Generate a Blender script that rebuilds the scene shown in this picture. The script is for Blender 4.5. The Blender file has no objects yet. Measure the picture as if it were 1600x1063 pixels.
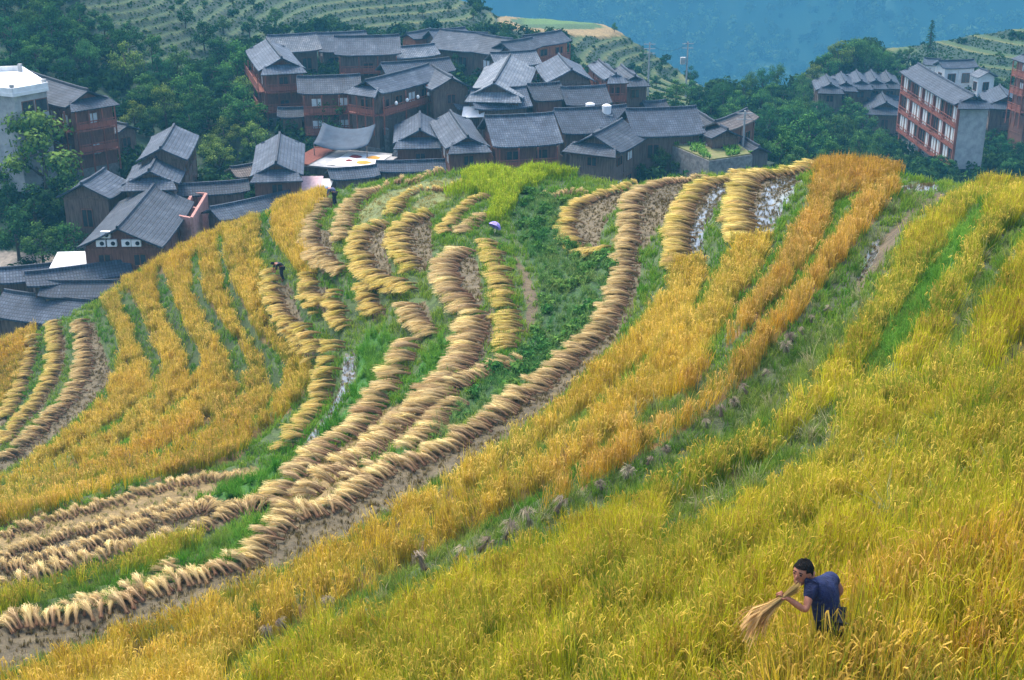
import bpy, bmesh, math, random
import numpy as np
from mathutils import Vector, Matrix
random.seed(7); rng = np.random.default_rng(11)
R = math.radians
SC = bpy.context.scene
COL = SC.collection

# ------------------------------------------------------------------ camera, world, sun, exposure
FPX, PITCH = 2100.0, R(22.0)
CP, SP = math.cos(PITCH), math.sin(PITCH)
cam_d = bpy.data.cameras.new('camera'); cam = bpy.data.objects.new('camera', cam_d); COL.objects.link(cam)
cam.location = (0, 0, 0); cam.rotation_euler = (math.pi/2 - PITCH, 0, 0)
cam_d.sensor_width = 36; cam_d.lens = FPX/1600*36; cam_d.clip_start = .5; cam_d.clip_end = 8000
SC.camera = cam
SUN_EL, SUN_AZ = R(58), R(-35)          # azimuth clockwise from the view direction
world = bpy.data.worlds.new('World'); SC.world = world; world.use_nodes = True
wn = world.node_tree.nodes; wl = world.node_tree.links
sky = wn.new('ShaderNodeTexSky'); sky.sky_type = 'NISHITA'; sky.sun_disc = False
sky.sun_elevation = SUN_EL; sky.sun_rotation = SUN_AZ
sky.air_density = 1.0; sky.dust_density = 3.0; sky.ozone_density = 1.0
wl.new(sky.outputs[0], wn['Background'].inputs['Color']); wn['Background'].inputs['Strength'].default_value = .145
sun_d = bpy.data.lights.new('sun', 'SUN'); sun = bpy.data.objects.new('sun', sun_d); COL.objects.link(sun)
sun_d.energy = 1.0; sun_d.angle = R(20); sun_d.color = (1, .95, .88)
sv = Vector((math.sin(SUN_AZ)*math.cos(SUN_EL), math.cos(SUN_AZ)*math.cos(SUN_EL), math.sin(SUN_EL)))
sun.rotation_euler = sv.to_track_quat('Z', 'Y').to_euler(); sun.location = (0, 0, 60)
SC.view_settings.view_transform = 'Standard'; SC.view_settings.look = 'None'
SC.view_settings.exposure = 1.75; SC.view_settings.gamma = 1
SC.cycles.use_denoising = True
SC.cycles.max_bounces = 6; SC.cycles.diffuse_bounces = 3; SC.cycles.volume_bounces = 1; SC.cycles.transparent_max_bounces = 8

# ------------------------------------------------------------------ photo pixels (1600 x 1063) <-> world
def ray(px, py):
    u = (np.asarray(px, float)-800)/FPX; v = (531.5-np.asarray(py, float))/FPX
    return u, CP+v*SP, -SP+v*CP
def unproj_z(px, py, z):
    a, b, c = ray(px, py); t = z/c
    return a*t, b*t
def unproj_d(px, py, d):
    a, b, c = ray(px, py); n = np.sqrt(a*a+b*b+c*c)
    return np.array([a*d/n, b*d/n, c*d/n])
def proj(x, y, z):
    zc = y*CP - z*SP; yc = y*SP + z*CP
    zc = np.maximum(zc, .3)
    return 800+FPX*x/zc, 531.5-FPX*yc/zc

# ------------------------------------------------------------------ terrace lips traced as level lines: (level below the eye, points)
LIP = {
'R0': (-20.8, [(1094,275),(1025,286),(984,303),(972,331),(976,365),(965,402),(962,446),(950,474),(934,506),(903,540),(837,597),(775,641),(712,684),(656,716),(600,733),(575,750),(530,785),(462,806),(415,831),(375,878),(300,900),(231,922),(169,947),(94,959),(31,968),(0,981),(-120,1030)]),
'R1': (-19.6, [(1168,270),(1090,290),(1060,320),(1048,370),(1042,425),(1044,452),(1012,499),(975,540),(947,564),(894,619),(831,669),(737,731),(675,768),(603,815),(534,856),(462,890),(387,921),(266,975),(116,1022),(0,1066)]),
'R2': (-18.4, [(1268,258),(1170,277),(1150,292),(1138,320),(1140,350),(1147,381),(1144,402),(1125,434),(1100,477),(1069,509),(1019,562),(969,606),(919,650),(869,690),(800,742),(700,803),(600,862),(480,922),(350,978),(200,1040)]),
'R3': (-17.2, [(1330,262),(1275,275),(1269,315),(1237,374),(1203,440),(1162,490),(1137,527),(1106,572),(1066,612),(1000,664),(960,700),(900,748),(800,805),(700,862),(600,917),(480,985),(380,1040)]),
'R4': (-16.0, [(1500,292),(1430,288),(1381,295),(1350,301),(1319,356),(1287,396),(1256,443),(1219,490),(1178,530),(1147,575),(1097,625),(1050,662),(1019,687),(981,714),(925,750),(850,800),(760,850),(650,915),(520,975),(420,1030)]),
'R5': (-14.5, [(1600,318),(1475,318),(1431,350),(1409,396),(1387,434),(1356,490),(1319,534),(1287,581),(1244,634),(1203,666),(1147,687),(1081,725),(1031,756),(987,781),(925,812),(850,848),(775,881),(728,900),(675,925),(612,956),(562,981),(484,1005),(431,1031),(380,1060)]),
'R6': (-13.4, [(1650,320),(1553,335),(1519,368),(1500,402),(1469,446),(1447,490),(1431,521),(1400,568),(1362,612),(1287,675),(1240,719),(1150,765),(1050,815),(950,865),(800,945),(600,1060)]),
'R7': (-12.3, [(1640,350),(1587,392),(1569,427),(1531,499),(1509,534),(1475,564),(1406,621),(1331,671),(1256,727),(1219,746),(1120,800),(1000,860),(850,950),(700,1050)]),
'R8': (-10.9, [(1640,545),(1580,590),(1520,645),(1440,700),(1340,768),(1200,840),(1050,925),(900,1020)]),
'R9': (-9.6, [(1660,680),(1560,740),(1440,810),(1300,880),(1150,960),(1020,1050)]),
'R10': (-8.3, [(1690,790),(1580,845),(1470,905),(1370,985),(1270,1062)]),
'M7': (-21.8, [(712,391),(687,407),(678,430),(687,457),(712,482),(725,507),(716,541),(706,573),(681,598),(640,650),(570,715),(500,775)]),
'M6': (-22.6, [(659,335),(619,351),(606,379),(616,407),(637,430),(640,457),(627,485),(634,510),(664,533),(660,580),(620,640),(560,695),(480,765),(400,818),(290,858),(150,900),(0,938)]),
'M5': (-23.3, [(587,351),(553,366),(545,388),(553,419),(575,448),(600,460),(612,500),(620,540),(603,594),(575,631),(550,669),(503,703),(462,737),(425,769),(375,789),(290,832),(219,851),(125,873),(0,913)]),
'M4': (-24.0, [(575,299),(537,322),(525,354),(528,379),(545,440),(560,475),(581,501),(560,560),(540,620),(500,690),(440,750),(369,787),(219,823),(125,853),(0,888)]),
'M3': (-24.7, [(503,316),(481,344),(477,382),(481,410),(503,432),(512,476),(516,507),(530,545),(535,590),(515,640),(480,695),(430,740),(312,781),(175,815),(0,868)]),
'M2': (-25.6, [(422,336),(428,374),(447,399),(470,443),(476,469),(494,498),(508,560),(503,596),(487,639),(456,677),(434,702),(375,722),(312,744),(219,766),(94,803),(0,834)]),
'M1': (-26.6, [(398,345),(405,395),(412,440),(419,476),(434,510),(450,532),(475,575),(468,610),(445,650),(410,690),(330,720),(220,752),(90,785),(0,812)]),
'La': (-27.8, [(350,366),(353,402),(372,452),(391,493),(416,536),(437,552),(450,589),(437,618),(419,643),(375,671),(312,699),(265,728),(180,758),(80,782),(0,800)]),
'Lb': (-29.0, [(310,382),(312,411),(316,449),(341,489),(369,536),(391,577),(387,605),(369,639),(312,677),(250,711),(187,732),(100,760),(0,786)]),
'Lc': (-30.2, [(255,412),(259,433),(269,468),(291,514),(312,549),(322,577),(312,602),(281,636),(234,674),(172,708),(125,730),(60,752),(0,770)]),
'Ld': (-31.4, [(203,442),(206,449),(225,496),(247,533),(259,571),(259,596),(241,621),(187,661),(125,699),(78,727),(0,757)]),
'Le': (-32.6, [(160,470),(162,477),(184,521),(191,558),(187,589),(166,618),(125,658),(78,699),(25,733),(-30,760)]),
'Lf': (-33.8, [(116,508),(125,536),(125,571),(116,605),(87,639),(31,696),(0,718),(-50,745)]),
'Lg': (-34.8, [(75,507),(83,542),(75,589),(50,633),(0,692),(-50,730)]),
'Lh': (-35.8, [(44,536),(37,564),(28,602),(0,655),(-50,710)]),
}
SIL = [(-80,565,-37),(0,538,-35.9),(60,514,-34.8),(116,497,-33.8),(160,464,-32.6),(203,437,-31.4),(256,407,-30.2),(310,378,-29),(350,360,-27.8),(400,340,-26.6),(440,322,-25.6),(505,303,-24.7),(575,289,-24),(640,277,-23.3),(700,270,-22.6),(760,268,-22),(830,268,-21.8),(900,276,-21.5),(1000,287,-21),(1094,275,-20.8),(1168,270,-19.6),(1268,258,-18.4),(1330,264,-17.7),(1400,272,-17.2),(1500,286,-16.4),(1600,298,-15.6),(1700,308,-15)]
def densify(pts, step=14):
    out = []
    for (a, b), (c, d) in zip(pts[:-1], pts[1:]):
        n = max(1, int(math.hypot(c-a, d-b)/step))
        for k in range(n): out.append((a+(c-a)*k/n, b+(d-b)*k/n))
    out.append(pts[-1]); return np.array(out, float)
ctl = []
for nm, (z, pts) in LIP.items():
    p = densify(pts, 38); x, y = unproj_z(p[:, 0], p[:, 1], z)
    ctl += [(a, b, z) for a, b in zip(x, y)]
RC_A, RC_R = [], []
for px, py, z in SIL:
    x, y = unproj_z(px, py, z); r = math.hypot(x, y); RC_A.append(math.atan2(x, y)); RC_R.append(r)
    ctl.append((x, y, z)); sl = -z/r
    for dr, ex in ((6, .8), (14, 3.0), (26, 7.0)):
        k = (r+dr)/r; ctl.append((x*k, y*k, z - dr*sl - ex))
ctl += [(1.5, 4.5, -6.2), (-6, 5, -9.5), (8, 5, -4.8), (0, 0, -3.6), (-14, 14, -15.5), (-24, 24, -22), (14, 10, -4.6), (20, 22, -8), (5, 8.5, -7.3), (0, 11, -9.8), (-6, 14, -13.5)]
ctl = np.array(ctl)
def tps_fit(P, lam):
    X = P[:, :2]/50.0; n = len(X)
    d2 = ((X[:, None]-X[None])**2).sum(-1); K = .5*d2*np.log(d2+1e-12) + lam*np.eye(n)
    Q = np.c_[np.ones(n), X]; A = np.zeros((n+3, n+3)); A[:n, :n] = K; A[:n, n:] = Q; A[n:, :n] = Q.T
    w = np.linalg.solve(A, np.r_[P[:, 2], 0, 0, 0]); return X, w
def tps_grid(fit, x0, x1, y0, y1, h):
    X, w = fit; gx = np.arange(x0, x1+h, h); gy = np.arange(y0, y1+h, h)
    out = np.empty((len(gy), len(gx)))
    for j, yy in enumerate(gy):
        q = np.c_[gx/50, np.full(len(gx), yy/50)]
        d2 = ((q[:, None]-X[None])**2).sum(-1)
        out[j] = (.5*d2*np.log(d2+1e-12))@w[:-3] + w[-3] + q@w[-2:]
    return (x0, y0, h, out)
def bil(g, x, y):
    x0, y0, h, a = g
    fx = np.clip((x-x0)/h, 0, a.shape[1]-1.001); fy = np.clip((y-y0)/h, 0, a.shape[0]-1.001)
    i = fx.astype(int); j = fy.astype(int); u = fx-i; v = fy-j
    return (a[j, i]*(1-u)+a[j, i+1]*u)*(1-v)+(a[j+1, i]*(1-u)+a[j+1, i+1]*u)*v
NEAR = tps_grid(tps_fit(ctl, .0006), -72, 72, -6, 128, .6)
# ground of the village and of the hills round it: (px, py, distance)
FAR_P = [(-150,440,150),(60,412,142),(190,412,140),(330,330,150),(-150,240,165),(20,190,172),(150,205,170),(215,240,165),(200,150,186),(200,50,207),(200,0,217),(0,100,190),(0,0,214),(-150,100,190),(-150,0,212),
 (330,150,188),(400,60,222),(430,20,242),(440,240,168),(560,185,178),(700,200,176),(780,262,164),(950,262,162),(620,120,208),(480,115,208),(560,30,252),(640,48,248),(600,-10,266),(740,44,250),(850,52,258),(760,90,226),
 (880,75,252),(950,110,243),(1000,140,228),(900,150,200),(1090,226,166),(1180,252,178),(1200,170,225),(1290,150,243),(1300,235,198),(1400,235,218),(1450,242,226),(1560,240,222),(1700,230,222),
 (1500,95,268),(1600,120,260),(1380,120,256),(1720,120,262)]
SILF = [(500,-45,300),(620,-25,292),(720,0,272),(780,26,270),(850,31,280),(940,39,278),(1000,73,268),(1060,113,262),(1110,141,244),(1160,147,240),(1200,153,240),(1250,130,250),(1290,102,256),(1330,82,258),(1370,78,278),(1500,60,286),(1600,45,292),(1720,32,300)]
fp = [tuple(unproj_d(a, b, d)) for a, b, d in FAR_P+SILF]
EDGE_A = [math.atan2(*unproj_d(a, b, d)[:2]) for a, b, d in SILF]; EDGE_R = [math.hypot(*unproj_d(a, b, d)[:2])+1.5 for a, b, d in SILF]
fp += [(0, 120, -43.5), (-30, 105, -46.5), (-45, 105, -47.5), (30, 115, -42), (50, 110, -42), (60, 140, -44), (-60, 130, -46), (0, 145, -42)]
FARG = tps_grid(tps_fit(np.array(fp), .003), -170, 170, 80, 330, 3.0)
def hsh(a, b, s=0):
    h = np.sin(a*127.1+b*311.7+s*74.7)*43758.5453; return h-np.floor(h)
def vnoise(x, y, s=0):
    i = np.floor(x); j = np.floor(y); u = x-i; v = y-j; u = u*u*(3-2*u); v = v*v*(3-2*v)
    return (hsh(i, j, s)*(1-u)+hsh(i+1, j, s)*u)*(1-v)+(hsh(i, j+1, s)*(1-u)+hsh(i+1, j+1, s)*u)*v
def fbm(x, y, s=0, o=4):
    t = 0; a = .5
    for k in range(o): t = t+a*vnoise(x*2**k, y*2**k, s+k); a *= .5
    return t/(1-.5**o)
LEV = np.array([-40,-39,-38,-37,-35.8,-34.8,-33.8,-32.6,-31.4,-30.2,-29,-27.8,-26.6,-25.6,-24.7,-24,-23.3,-22.6,-21.8,-20.8,-19.6,-18.4,-17.2,-16,-14.5,-13.4,-12.3,-10.9,-9.6,-8.3,-7,-5.5])
def sstep(a, b, t): t = np.clip((t-a)/(b-a), 0, 1); return t*t*(3-2*t)
def rcrest(x, y): return np.interp(np.arctan2(x, y), RC_A, RC_R)
def stair(z, lv, flat):
    k = np.clip(np.searchsorted(lv, z, side='right')-1, 0, len(lv)-2); a = lv[k]; b = lv[k+1]
    t = (z-a)/(b-a); t2 = np.clip((t-flat)/(1-flat), 0, 1)
    return a+(b-a)*(.10*np.minimum(t/flat, 1)+.90*t2), t
FLEV = np.arange(-60, 10, .95)
def zfar(x, y):
    r = np.hypot(x, y); az = np.arctan2(x, y)
    zb = bil(FARG, x, y)
    rr = np.maximum(r, 1)
    xr = .82*x-.57*y+60*np.sin(y*.006); yr = .57*x+.82*y+60*np.sin(x*.007)
    rise = sstep(1100, 1500, r + 240*(fbm(xr*.005+3, yr*.005, 5)-.5) + 90*(fbm(xr*.018, yr*.018, 15)-.5))
    zm = -330 + 325*rise + 40*(fbm(xr*.011, yr*.011, 9)-.5)*sstep(500, 1150, r)
    edge = np.interp(az, EDGE_A, EDGE_R)
    w = sstep(0, 420, r-edge)
    drop = np.maximum(r-edge, 0)
    zv = np.maximum(zb - .75*drop, -330)
    return np.where(r < edge, zb, zv*(1-w)+zm*w)
def ground(x, y, detail=True):
    """height of the terraced ground, terrace phase (0 lip .. 1 foot of the next bank)"""
    x = np.asarray(x, float); y = np.asarray(y, float)
    r = np.hypot(x, y); rc = rcrest(x, y)
    zn = bil(NEAR, x, y)
    zs, t = stair(zn, LEV, .60)
    zf = zfar(x, y)
    m = TERR(x, y, zf)*(r < np.interp(np.arctan2(x, y), EDGE_A, EDGE_R)+12) if detail else 0
    zfs, tf = stair(zf + .35*(fbm(x*.05, y*.05, 3)-.5), FLEV, .5)
    zf = zf*(1-m)+zfs*m
    w = sstep(2, 19, r-rc)
    z = zs*(1-w)+zf*w
    return z, np.where(w < .5, t, tf), w
TERR = lambda x, y, z: 0
# ------------------------------------------------------------------ land cover of the real ground, traced once (photo pixels) and looked up for any ground point
GRASS, GOLD, FORE, ORANGE, STUB, WET, MUD, GULLY, LUSH, LITTER, GSTUB, GREENR, WEED, AMBER = range(14)
ALLR = (GOLD, FORE, ORANGE, AMBER, GREENR)
SCRUB, TERRC, DIRT, GARDEN, WOOD = 20, 21, 22, 23, 24
CW, CH = 800, 532
COV = np.zeros((CH, CW), np.uint8)
_gy, _gx = np.mgrid[0:CH, 0:CW]; _gx = _gx*2+1.0; _gy = _gy*2+1.0
def paint(code, pts):
    P = np.array(pts, float)
    x0, x1 = np.clip([P[:, 0].min()//2-1, P[:, 0].max()//2+2], 0, CW).astype(int); y0, y1 = np.clip([P[:, 1].min()//2-1, P[:, 1].max()//2+2], 0, CH).astype(int)
    X = _gx[y0:y1, x0:x1]; Y = _gy[y0:y1, x0:x1]; ins = np.zeros(X.shape, bool)
    for (ax, ay), (bx, by) in zip(P, np.roll(P, -1, 0)):
        if ay == by: continue
        ins ^= ((ay > Y) != (by > Y)) & (X < (bx-ax)*(Y-ay)/(by-ay)+ax)
    COV[y0:y1, x0:x1][ins] = code
def lip(n): return LIP[n][1]
paint(GOLD, [(165,468),(203,437),(256,405),(310,376),(350,358),(403,338),(406,400),(409,462),(416,497),(440,531),(462,537),(481,566),(487,587),(478,612),(453,644),(416,672),(391,694),(375,717),(312,738),(219,758),(94,795),(0,826),(0,748),(31,731),(103,675),(150,630),(178,594),(191,558),(184,521),(162,480)])
paint(AMBER, [(391,694),(375,717),(312,738),(219,758),(94,795),(0,826),(0,800),(110,752),(220,700),(330,650),(372,612),(391,590),(400,640)])
for b in ([(187,456),(203,458),(225,500),(239,535),(257,569),(249,603),(237,608),(229,569),(209,537),(206,509),(187,487)],
          [(240,425),(256,428),(270,462),(290,509),(313,550),(320,575),(300,602),(289,566),(276,537),(250,481),(244,450)],
          [(302,392),(297,453),(310,494),(339,531),(357,566),(372,614),(392,587),(389,566),(368,531),(347,503),(318,462),(314,400)],
          [(338,372),(341,400),(351,456),(364,491),(385,525),(407,559),(418,587),(425,622),(439,622),(449,575),(433,550),(405,531),(380,478),(361,441),(353,400),(352,366)],
          [(146,478),(162,482),(184,521),(191,556),(187,586),(173,596),(170,569),(154,531),(148,503)]): paint(GRASS, b)
paint(GOLD, [(422,336),(440,318),(505,300),(515,306),(490,330),(475,350),(473,380),(478,412),(500,440),(470,440),(466,427),(447,399),(428,374)])
paint(AMBER, [(0,536),(62,511),(52,530),(39,558),(26,600),(0,645)])
paint(GREENR, [(690,282),(760,266),(850,280),(835,302),(800,332),(775,352),(757,345),(775,312),(740,305),(690,312)])
paint(GREENR, [(810,272),(850,258),(905,266),(950,274),(885,280),(830,277)])
paint(LUSH, [(331,775),(375,747),(453,728),(419,762),(375,786)]); paint(LUSH, [(387,825),(437,806),(412,830),(369,880),(312,893),(256,918),(234,912),(281,888),(344,866)])
paint(LUSH, [(170,928),(234,914),(228,930),(172,946)]); paint(LUSH, [(575,520),(622,528),(610,580),(580,620),(545,660),(510,692),(493,692),(540,640),(556,600),(560,560)])
paint(LUSH, [(712,516),(681,537),(656,569),(648,606),(622,630),(676,608),(702,569)]); paint(LUSH, [(587,708),(659,700),(596,733),(548,735)])
paint(GULLY, [(812,302),(850,298),(880,318),(870,350),(888,397),(942,400),(958,420),(952,460),(936,500),(900,537),(862,567),(800,622),(740,662),(690,694),(665,694),(715,640),(757,600),(795,562),(830,532),(846,480),(841,430),(818,390),(798,340)])
paint(MUD, [(800,395),(828,430),(842,470),(834,515),(816,528),(824,480),(814,440)])
paint(LITTER, [(600,640),(560,680),(500,720),(425,785),(400,822),(470,808),(525,778),(572,745),(600,735),(560,730),(640,692),(690,630),(660,618)])
paint(STUB, [(0,868),(175,815),(312,781),(369,787),(418,788),(290,847),(125,888),(0,928)])
paint(LITTER, [(0,835),(94,803),(219,765),(312,742),(400,730),(420,740),(331,775),(312,781),(175,815),(0,868)])
paint(FORE, [(0,932),(69,914),(156,889),(219,867),(266,847),(312,842),(357,847),(312,864),(266,882),(219,899),(125,921),(62,940),(0,972)])
_r0 = [p for p in lip('R0')]
paint(STUB, _r0+[(0,1066),(112,1022),(262,975),(385,921),(458,890),(530,855),(600,814),(672,767),(735,730),(828,667),(890,614),(940,565),(960,535),(985,495),(1000,440),(1003,396),(1019,374),(1059,318),(1081,280)])
paint(STUB, [(985,303),(955,335),(938,365),(937,393),(895,388),(876,362),(874,338),(895,314),(940,300)])
paint(STUB, [(603,350),(608,372),(606,400),(616,430),(634,464),(600,458),(576,440),(556,415),(550,385),(560,365)])
paint(STUB, [(672,336),(680,370),(673,420),(655,428),(620,405),(610,377),(622,352)])
paint(STUB, [(716,388),(742,403),(752,427),(755,482),(730,486),(690,456),(682,430),(692,405)])
paint(STUB, [(772,482),(774,524),(753,563),(738,582),(690,596),(712,565),(722,540),(730,506)])
paint(STUB, [(500,360),(522,359),(524,390),(533,430),(505,430),(484,410),(480,380)])
paint(STUB, [(418,440),(456,445),(464,480),(480,517),(494,550),(478,570),(452,530),(436,505),(424,475)])
paint(STUB, [(478,445),(519,452),(517,482),(500,494),(484,470)]); paint(STUB, [(665,470),(680,511),(670,530),(640,508),(632,484)])
paint(STUB, [(147,503),(157,534),(173,575),(177,594),(150,630),(103,674),(31,730),(0,746),(0,718),(31,696),(87,639),(116,605),(125,571),(125,536),(118,508)])
paint(STUB, [(98,512),(104,540),(98,585),(72,632),(20,690),(0,704),(0,692),(50,633),(75,589),(83,542),(77,508)])
paint(STUB, [(60,530),(52,570),(44,602),(15,655),(0,672),(0,655),(28,602),(37,564),(46,536)])
paint(STUB, [(556,464),(592,470),(606,496),(582,503)])
paint(GSTUB, [(730,277),(660,285),(600,303),(562,330),(558,357),(590,347),(606,332),(640,312),(720,290)]); paint(GSTUB, [(705,312),(660,332),(640,336),(650,315),(690,298)])
paint(WET, [(540,555),(557,551),(555,587),(539,627),(517,664),(496,690),(470,707),(485,681),(512,647),(532,603)])
# right-hand strips
paint(GOLD, [(1044,440),(1056,410),(1108,405),(1147,379),(1206,368),(1269,315),(1276,262),(1300,246),(1400,256),(1500,270),(1600,282),(1520,290),(1440,287),(1400,300),(1372,340),(1331,390),(1287,446),(1247,496),(1209,540),(1162,600),(1112,640),(1066,675),(1025,700),(972,731),(925,759),(850,800),(760,850),(640,915),(500,985),(380,1040),(300,1090),(0,1090)]+lip('R1')[::-1][:16])
paint(ORANGE, [(1276,262),(1300,246),(1400,256),(1500,270),(1600,282),(1520,290),(1440,287),(1400,300),(1372,340),(1331,390),(1287,446),(1247,496),(1209,540),(1162,600),(1112,640),(1066,675),(1025,700),(972,731),(925,759),(850,800),(760,850),(700,880),(740,835),(830,780),(920,720),(1000,664),(1066,612),(1106,572),(1137,527),(1162,490),(1203,440),(1237,374),(1269,315)])
paint(GRASS, [(1147,384),(1144,402),(1125,434),(1100,477),(1069,509),(1040,542),(1052,538),(1075,499),(1094,459),(1108,409),(1120,380),(1130,340),(1138,350)])
paint(GRASS, [(1206,369),(1187,424),(1159,465),(1131,506),(1104,548),(1112,560),(1137,527),(1162,490),(1203,440),(1237,374),(1269,316),(1274,262),(1262,268)])
paint(WEED, [(1066,614),(1084,640),(1050,665),(1000,692),(978,692),(983,668),(1030,638)])
paint(GRASS, [(1372,288),(1300,322),(1292,349),(1273,390),(1248,427),(1210,474),(1173,509),(1129,549),(1098,590),(1058,637),(1062,655),(1099,627),(1149,577),(1180,532),(1221,492),(1258,445),(1289,398),(1321,358),(1352,303),(1383,297)])
paint(GRASS, [(1375,286),(1400,275),(1450,270),(1505,277),(1560,290),(1500,294),(1440,291),(1410,293)])
paint(STUB, [(1110,282),(1157,276),(1140,302),(1119,330),(1100,360),(1098,387),(1105,407),(1050,410),(1054,370),(1068,320),(1092,290)])
paint(WET, [(1157,280),(1140,302),(1119,330),(1100,360),(1098,387),(1104,407),(1076,407),(1076,370),(1086,345),(1103,315),(1118,288)])
paint(STUB, [(1266,262),(1240,300),(1222,330),(1206,368),(1150,378),(1144,350),(1142,320),(1154,292),(1172,278)])
paint(WET, [(1260,270),(1240,300),(1222,330),(1206,366),(1183,368),(1180,335),(1191,302),(1207,282)])
_r4r = [(1460,300),(1406,303),(1372,342),(1331,392),(1287,448),(1247,498),(1209,542),(1162,602),(1112,642),(1066,677),(1025,702),(972,733),(925,761),(850,802),(760,852),(640,917),(500,987),(380,1042)]
paint(WEED, _r4r+lip('R5')[::-1][:26])
paint(MUD, [(1469,300),(1419,331),(1381,371),(1362,415),(1337,440),(1344,459),(1375,421),(1400,377),(1431,340),(1480,308)]); paint(WET, [(1405,292),(1460,286),(1468,297),(1410,300)]); paint(WET, [(1362,380),(1378,372),(1370,400),(1345,440),(1338,436)])
paint(FORE, [(1600,278),(1540,288)]+lip('R5')[1:]+[(330,1090),(1640,1090),(1640,278)])
paint(LUSH, [(1537,316),(1490,365),(1459,418),(1428,456),(1394,512),(1369,552),(1344,594),(1322,622),(1345,612),(1375,585),(1402,564),(1433,521),(1449,490),(1471,446),(1502,402),(1521,363),(1553,318)])
paint(WEED, [(1600,332),(1562,371),(1531,415),(1503,474),(1487,515),(1470,545),(1440,575),(1400,600),(1406,617),(1450,587),(1477,562),(1511,534),(1533,499),(1558,452),(1571,427),(1589,387),(1600,370)])
paint(MUD, [(1600,535),(1562,569),(1537,600),(1508,630),(1520,636),(1552,608),(1577,583),(1600,562)])
paint(WEED, [(1310,623),(1280,650),(1250,680),(1195,714),(1222,717),(1272,687),(1302,662),(1322,635)])
paint(AMBER, [(1600,862),(1480,902),(1390,952),(1340,985),(1230,1005),(1130,1075),(1640,1090),(1640,862)])
def seam(n, ymin, w, code=GRASS, ymax=2000):
    P = [q for q in densify(lip(n), 12) if ymin < q[1] < ymax]
    if len(P) > 2: paint(code, [(a-w*.6, b-w) for a, b in P]+[(a+w*.6, b+w) for a, b in P[::-1]])
for nm, y0 in (('La', 610), ('Lb', 600), ('Lc', 595), ('Ld', 600), ('Le', 600)): seam(nm, y0, 2.6)
seam('R2', 560, 4); seam('R3', 690, 5); seam('R6', 690, 7, WEED, 830); seam('R7', 680, 9, WEED, 850); seam('R8', 640, 5, WEED, 800); seam('R9', 690, 6, WEED, 860)
COVF = np.full((CH, CW), SCRUB, np.uint8); COVN = COV; COV = COVF
paint(TERRC, [(590,0),(720,-5),(745,20),(850,24),(945,34),(1005,70),(1062,110),(1115,140),(1112,168),(1040,175),(960,150),(905,110),(880,58),(800,45),(740,52),(640,46),(600,50)])
paint(TERRC, [(100,-5),(600,-5),(640,46),(600,52),(520,45),(430,52),(390,75),(330,95),(230,125),(150,70),(120,30)])
paint(TERRC, [(1360,74),(1500,56),(1610,38),(1610,140),(1545,122),(1475,97),(1395,104)])
paint(LITTER, [(775,32),(790,24),(850,20),(935,28),(975,42),(985,52),(950,58),(880,54),(800,47),(778,40)]); paint(GULLY, [(795,30),(850,26),(925,33),(945,44),(900,47),(820,44)]); paint(GARDEN, [(812,28),(855,24),(915,31),(925,38),(860,39),(820,37)])
paint(GARDEN, [(0,180),(45,175),(60,215),(0,215)]); paint(GARDEN, [(1045,212),(1090,205),(1140,215),(1175,235),(1165,255),(1060,255)])
paint(DIRT, [(165,190),(175,205),(170,262),(160,262),(163,225)]); paint(DIRT, [(0,392),(90,400),(85,418),(0,420)]); paint(DIRT, [(1226,125),(1232,125),(1236,140),(1233,148),(1240,158),(1234,158),(1228,146)])
paint(DIRT, [(585,178),(700,165),(705,200),(640,225),(600,200)]); paint(DIRT, [(1380,208),(1440,228),(1480,240),(1440,246),(1400,236),(1375,216)])
COV = COVN
def cover(x, y, z, w):
    px, py = proj(x, y, z); i = np.clip(px/2, 0, CW-1).astype(int); j = np.clip(py/2, 0, CH-1).astype(int)
    n = COVN[j, i]; j2 = np.clip(proj(x, y, z+np.where(n == FORE, .38, .25))[1]/2, 0, CH-1).astype(int)
    n = np.where(np.isin(n, ALLR) & ~np.isin(COVN[j2, i], ALLR), GRASS, n)      # a strip ends where the crop, not the soil, is seen to end
    return np.where(w < .35, n, COVF[j, i])
def TERR(x, y, z):
    px, py = proj(x, y, z); i = np.clip(px/2, 0, CW-1).astype(int); j = np.clip(py/2, 0, CH-1).astype(int)
    return (COVF[j, i] == TERRC)*1.0
def gz(x, y): return float(ground(np.array([x]), np.array([y]))[0][0])
def grad(x, y, h=.8):
    gx = (bil(NEAR, x+h, y)-bil(NEAR, x-h, y)); gy = (bil(NEAR, x, y+h)-bil(NEAR, x, y-h)); n = np.hypot(gx, gy)+1e-9
    return gx/n, gy/n
def hit(px, py, up=0.0, r0=5.0, r1=340.0):
    """where the line of sight through a photo pixel meets the ground (raised by up)"""
    a, b, c = ray(px, py); hd = math.hypot(a, b)
    r = np.concatenate([np.arange(r0, 130, .08), np.arange(max(130, r0), r1, .4)]); x = a/hd*r; y = b/hd*r; zz = c/hd*r
    z = ground(x, y)[0]+up; k = np.argmax(z >= zz)
    return float(x[k]), float(y[k]), float(z[k]-up)

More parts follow.
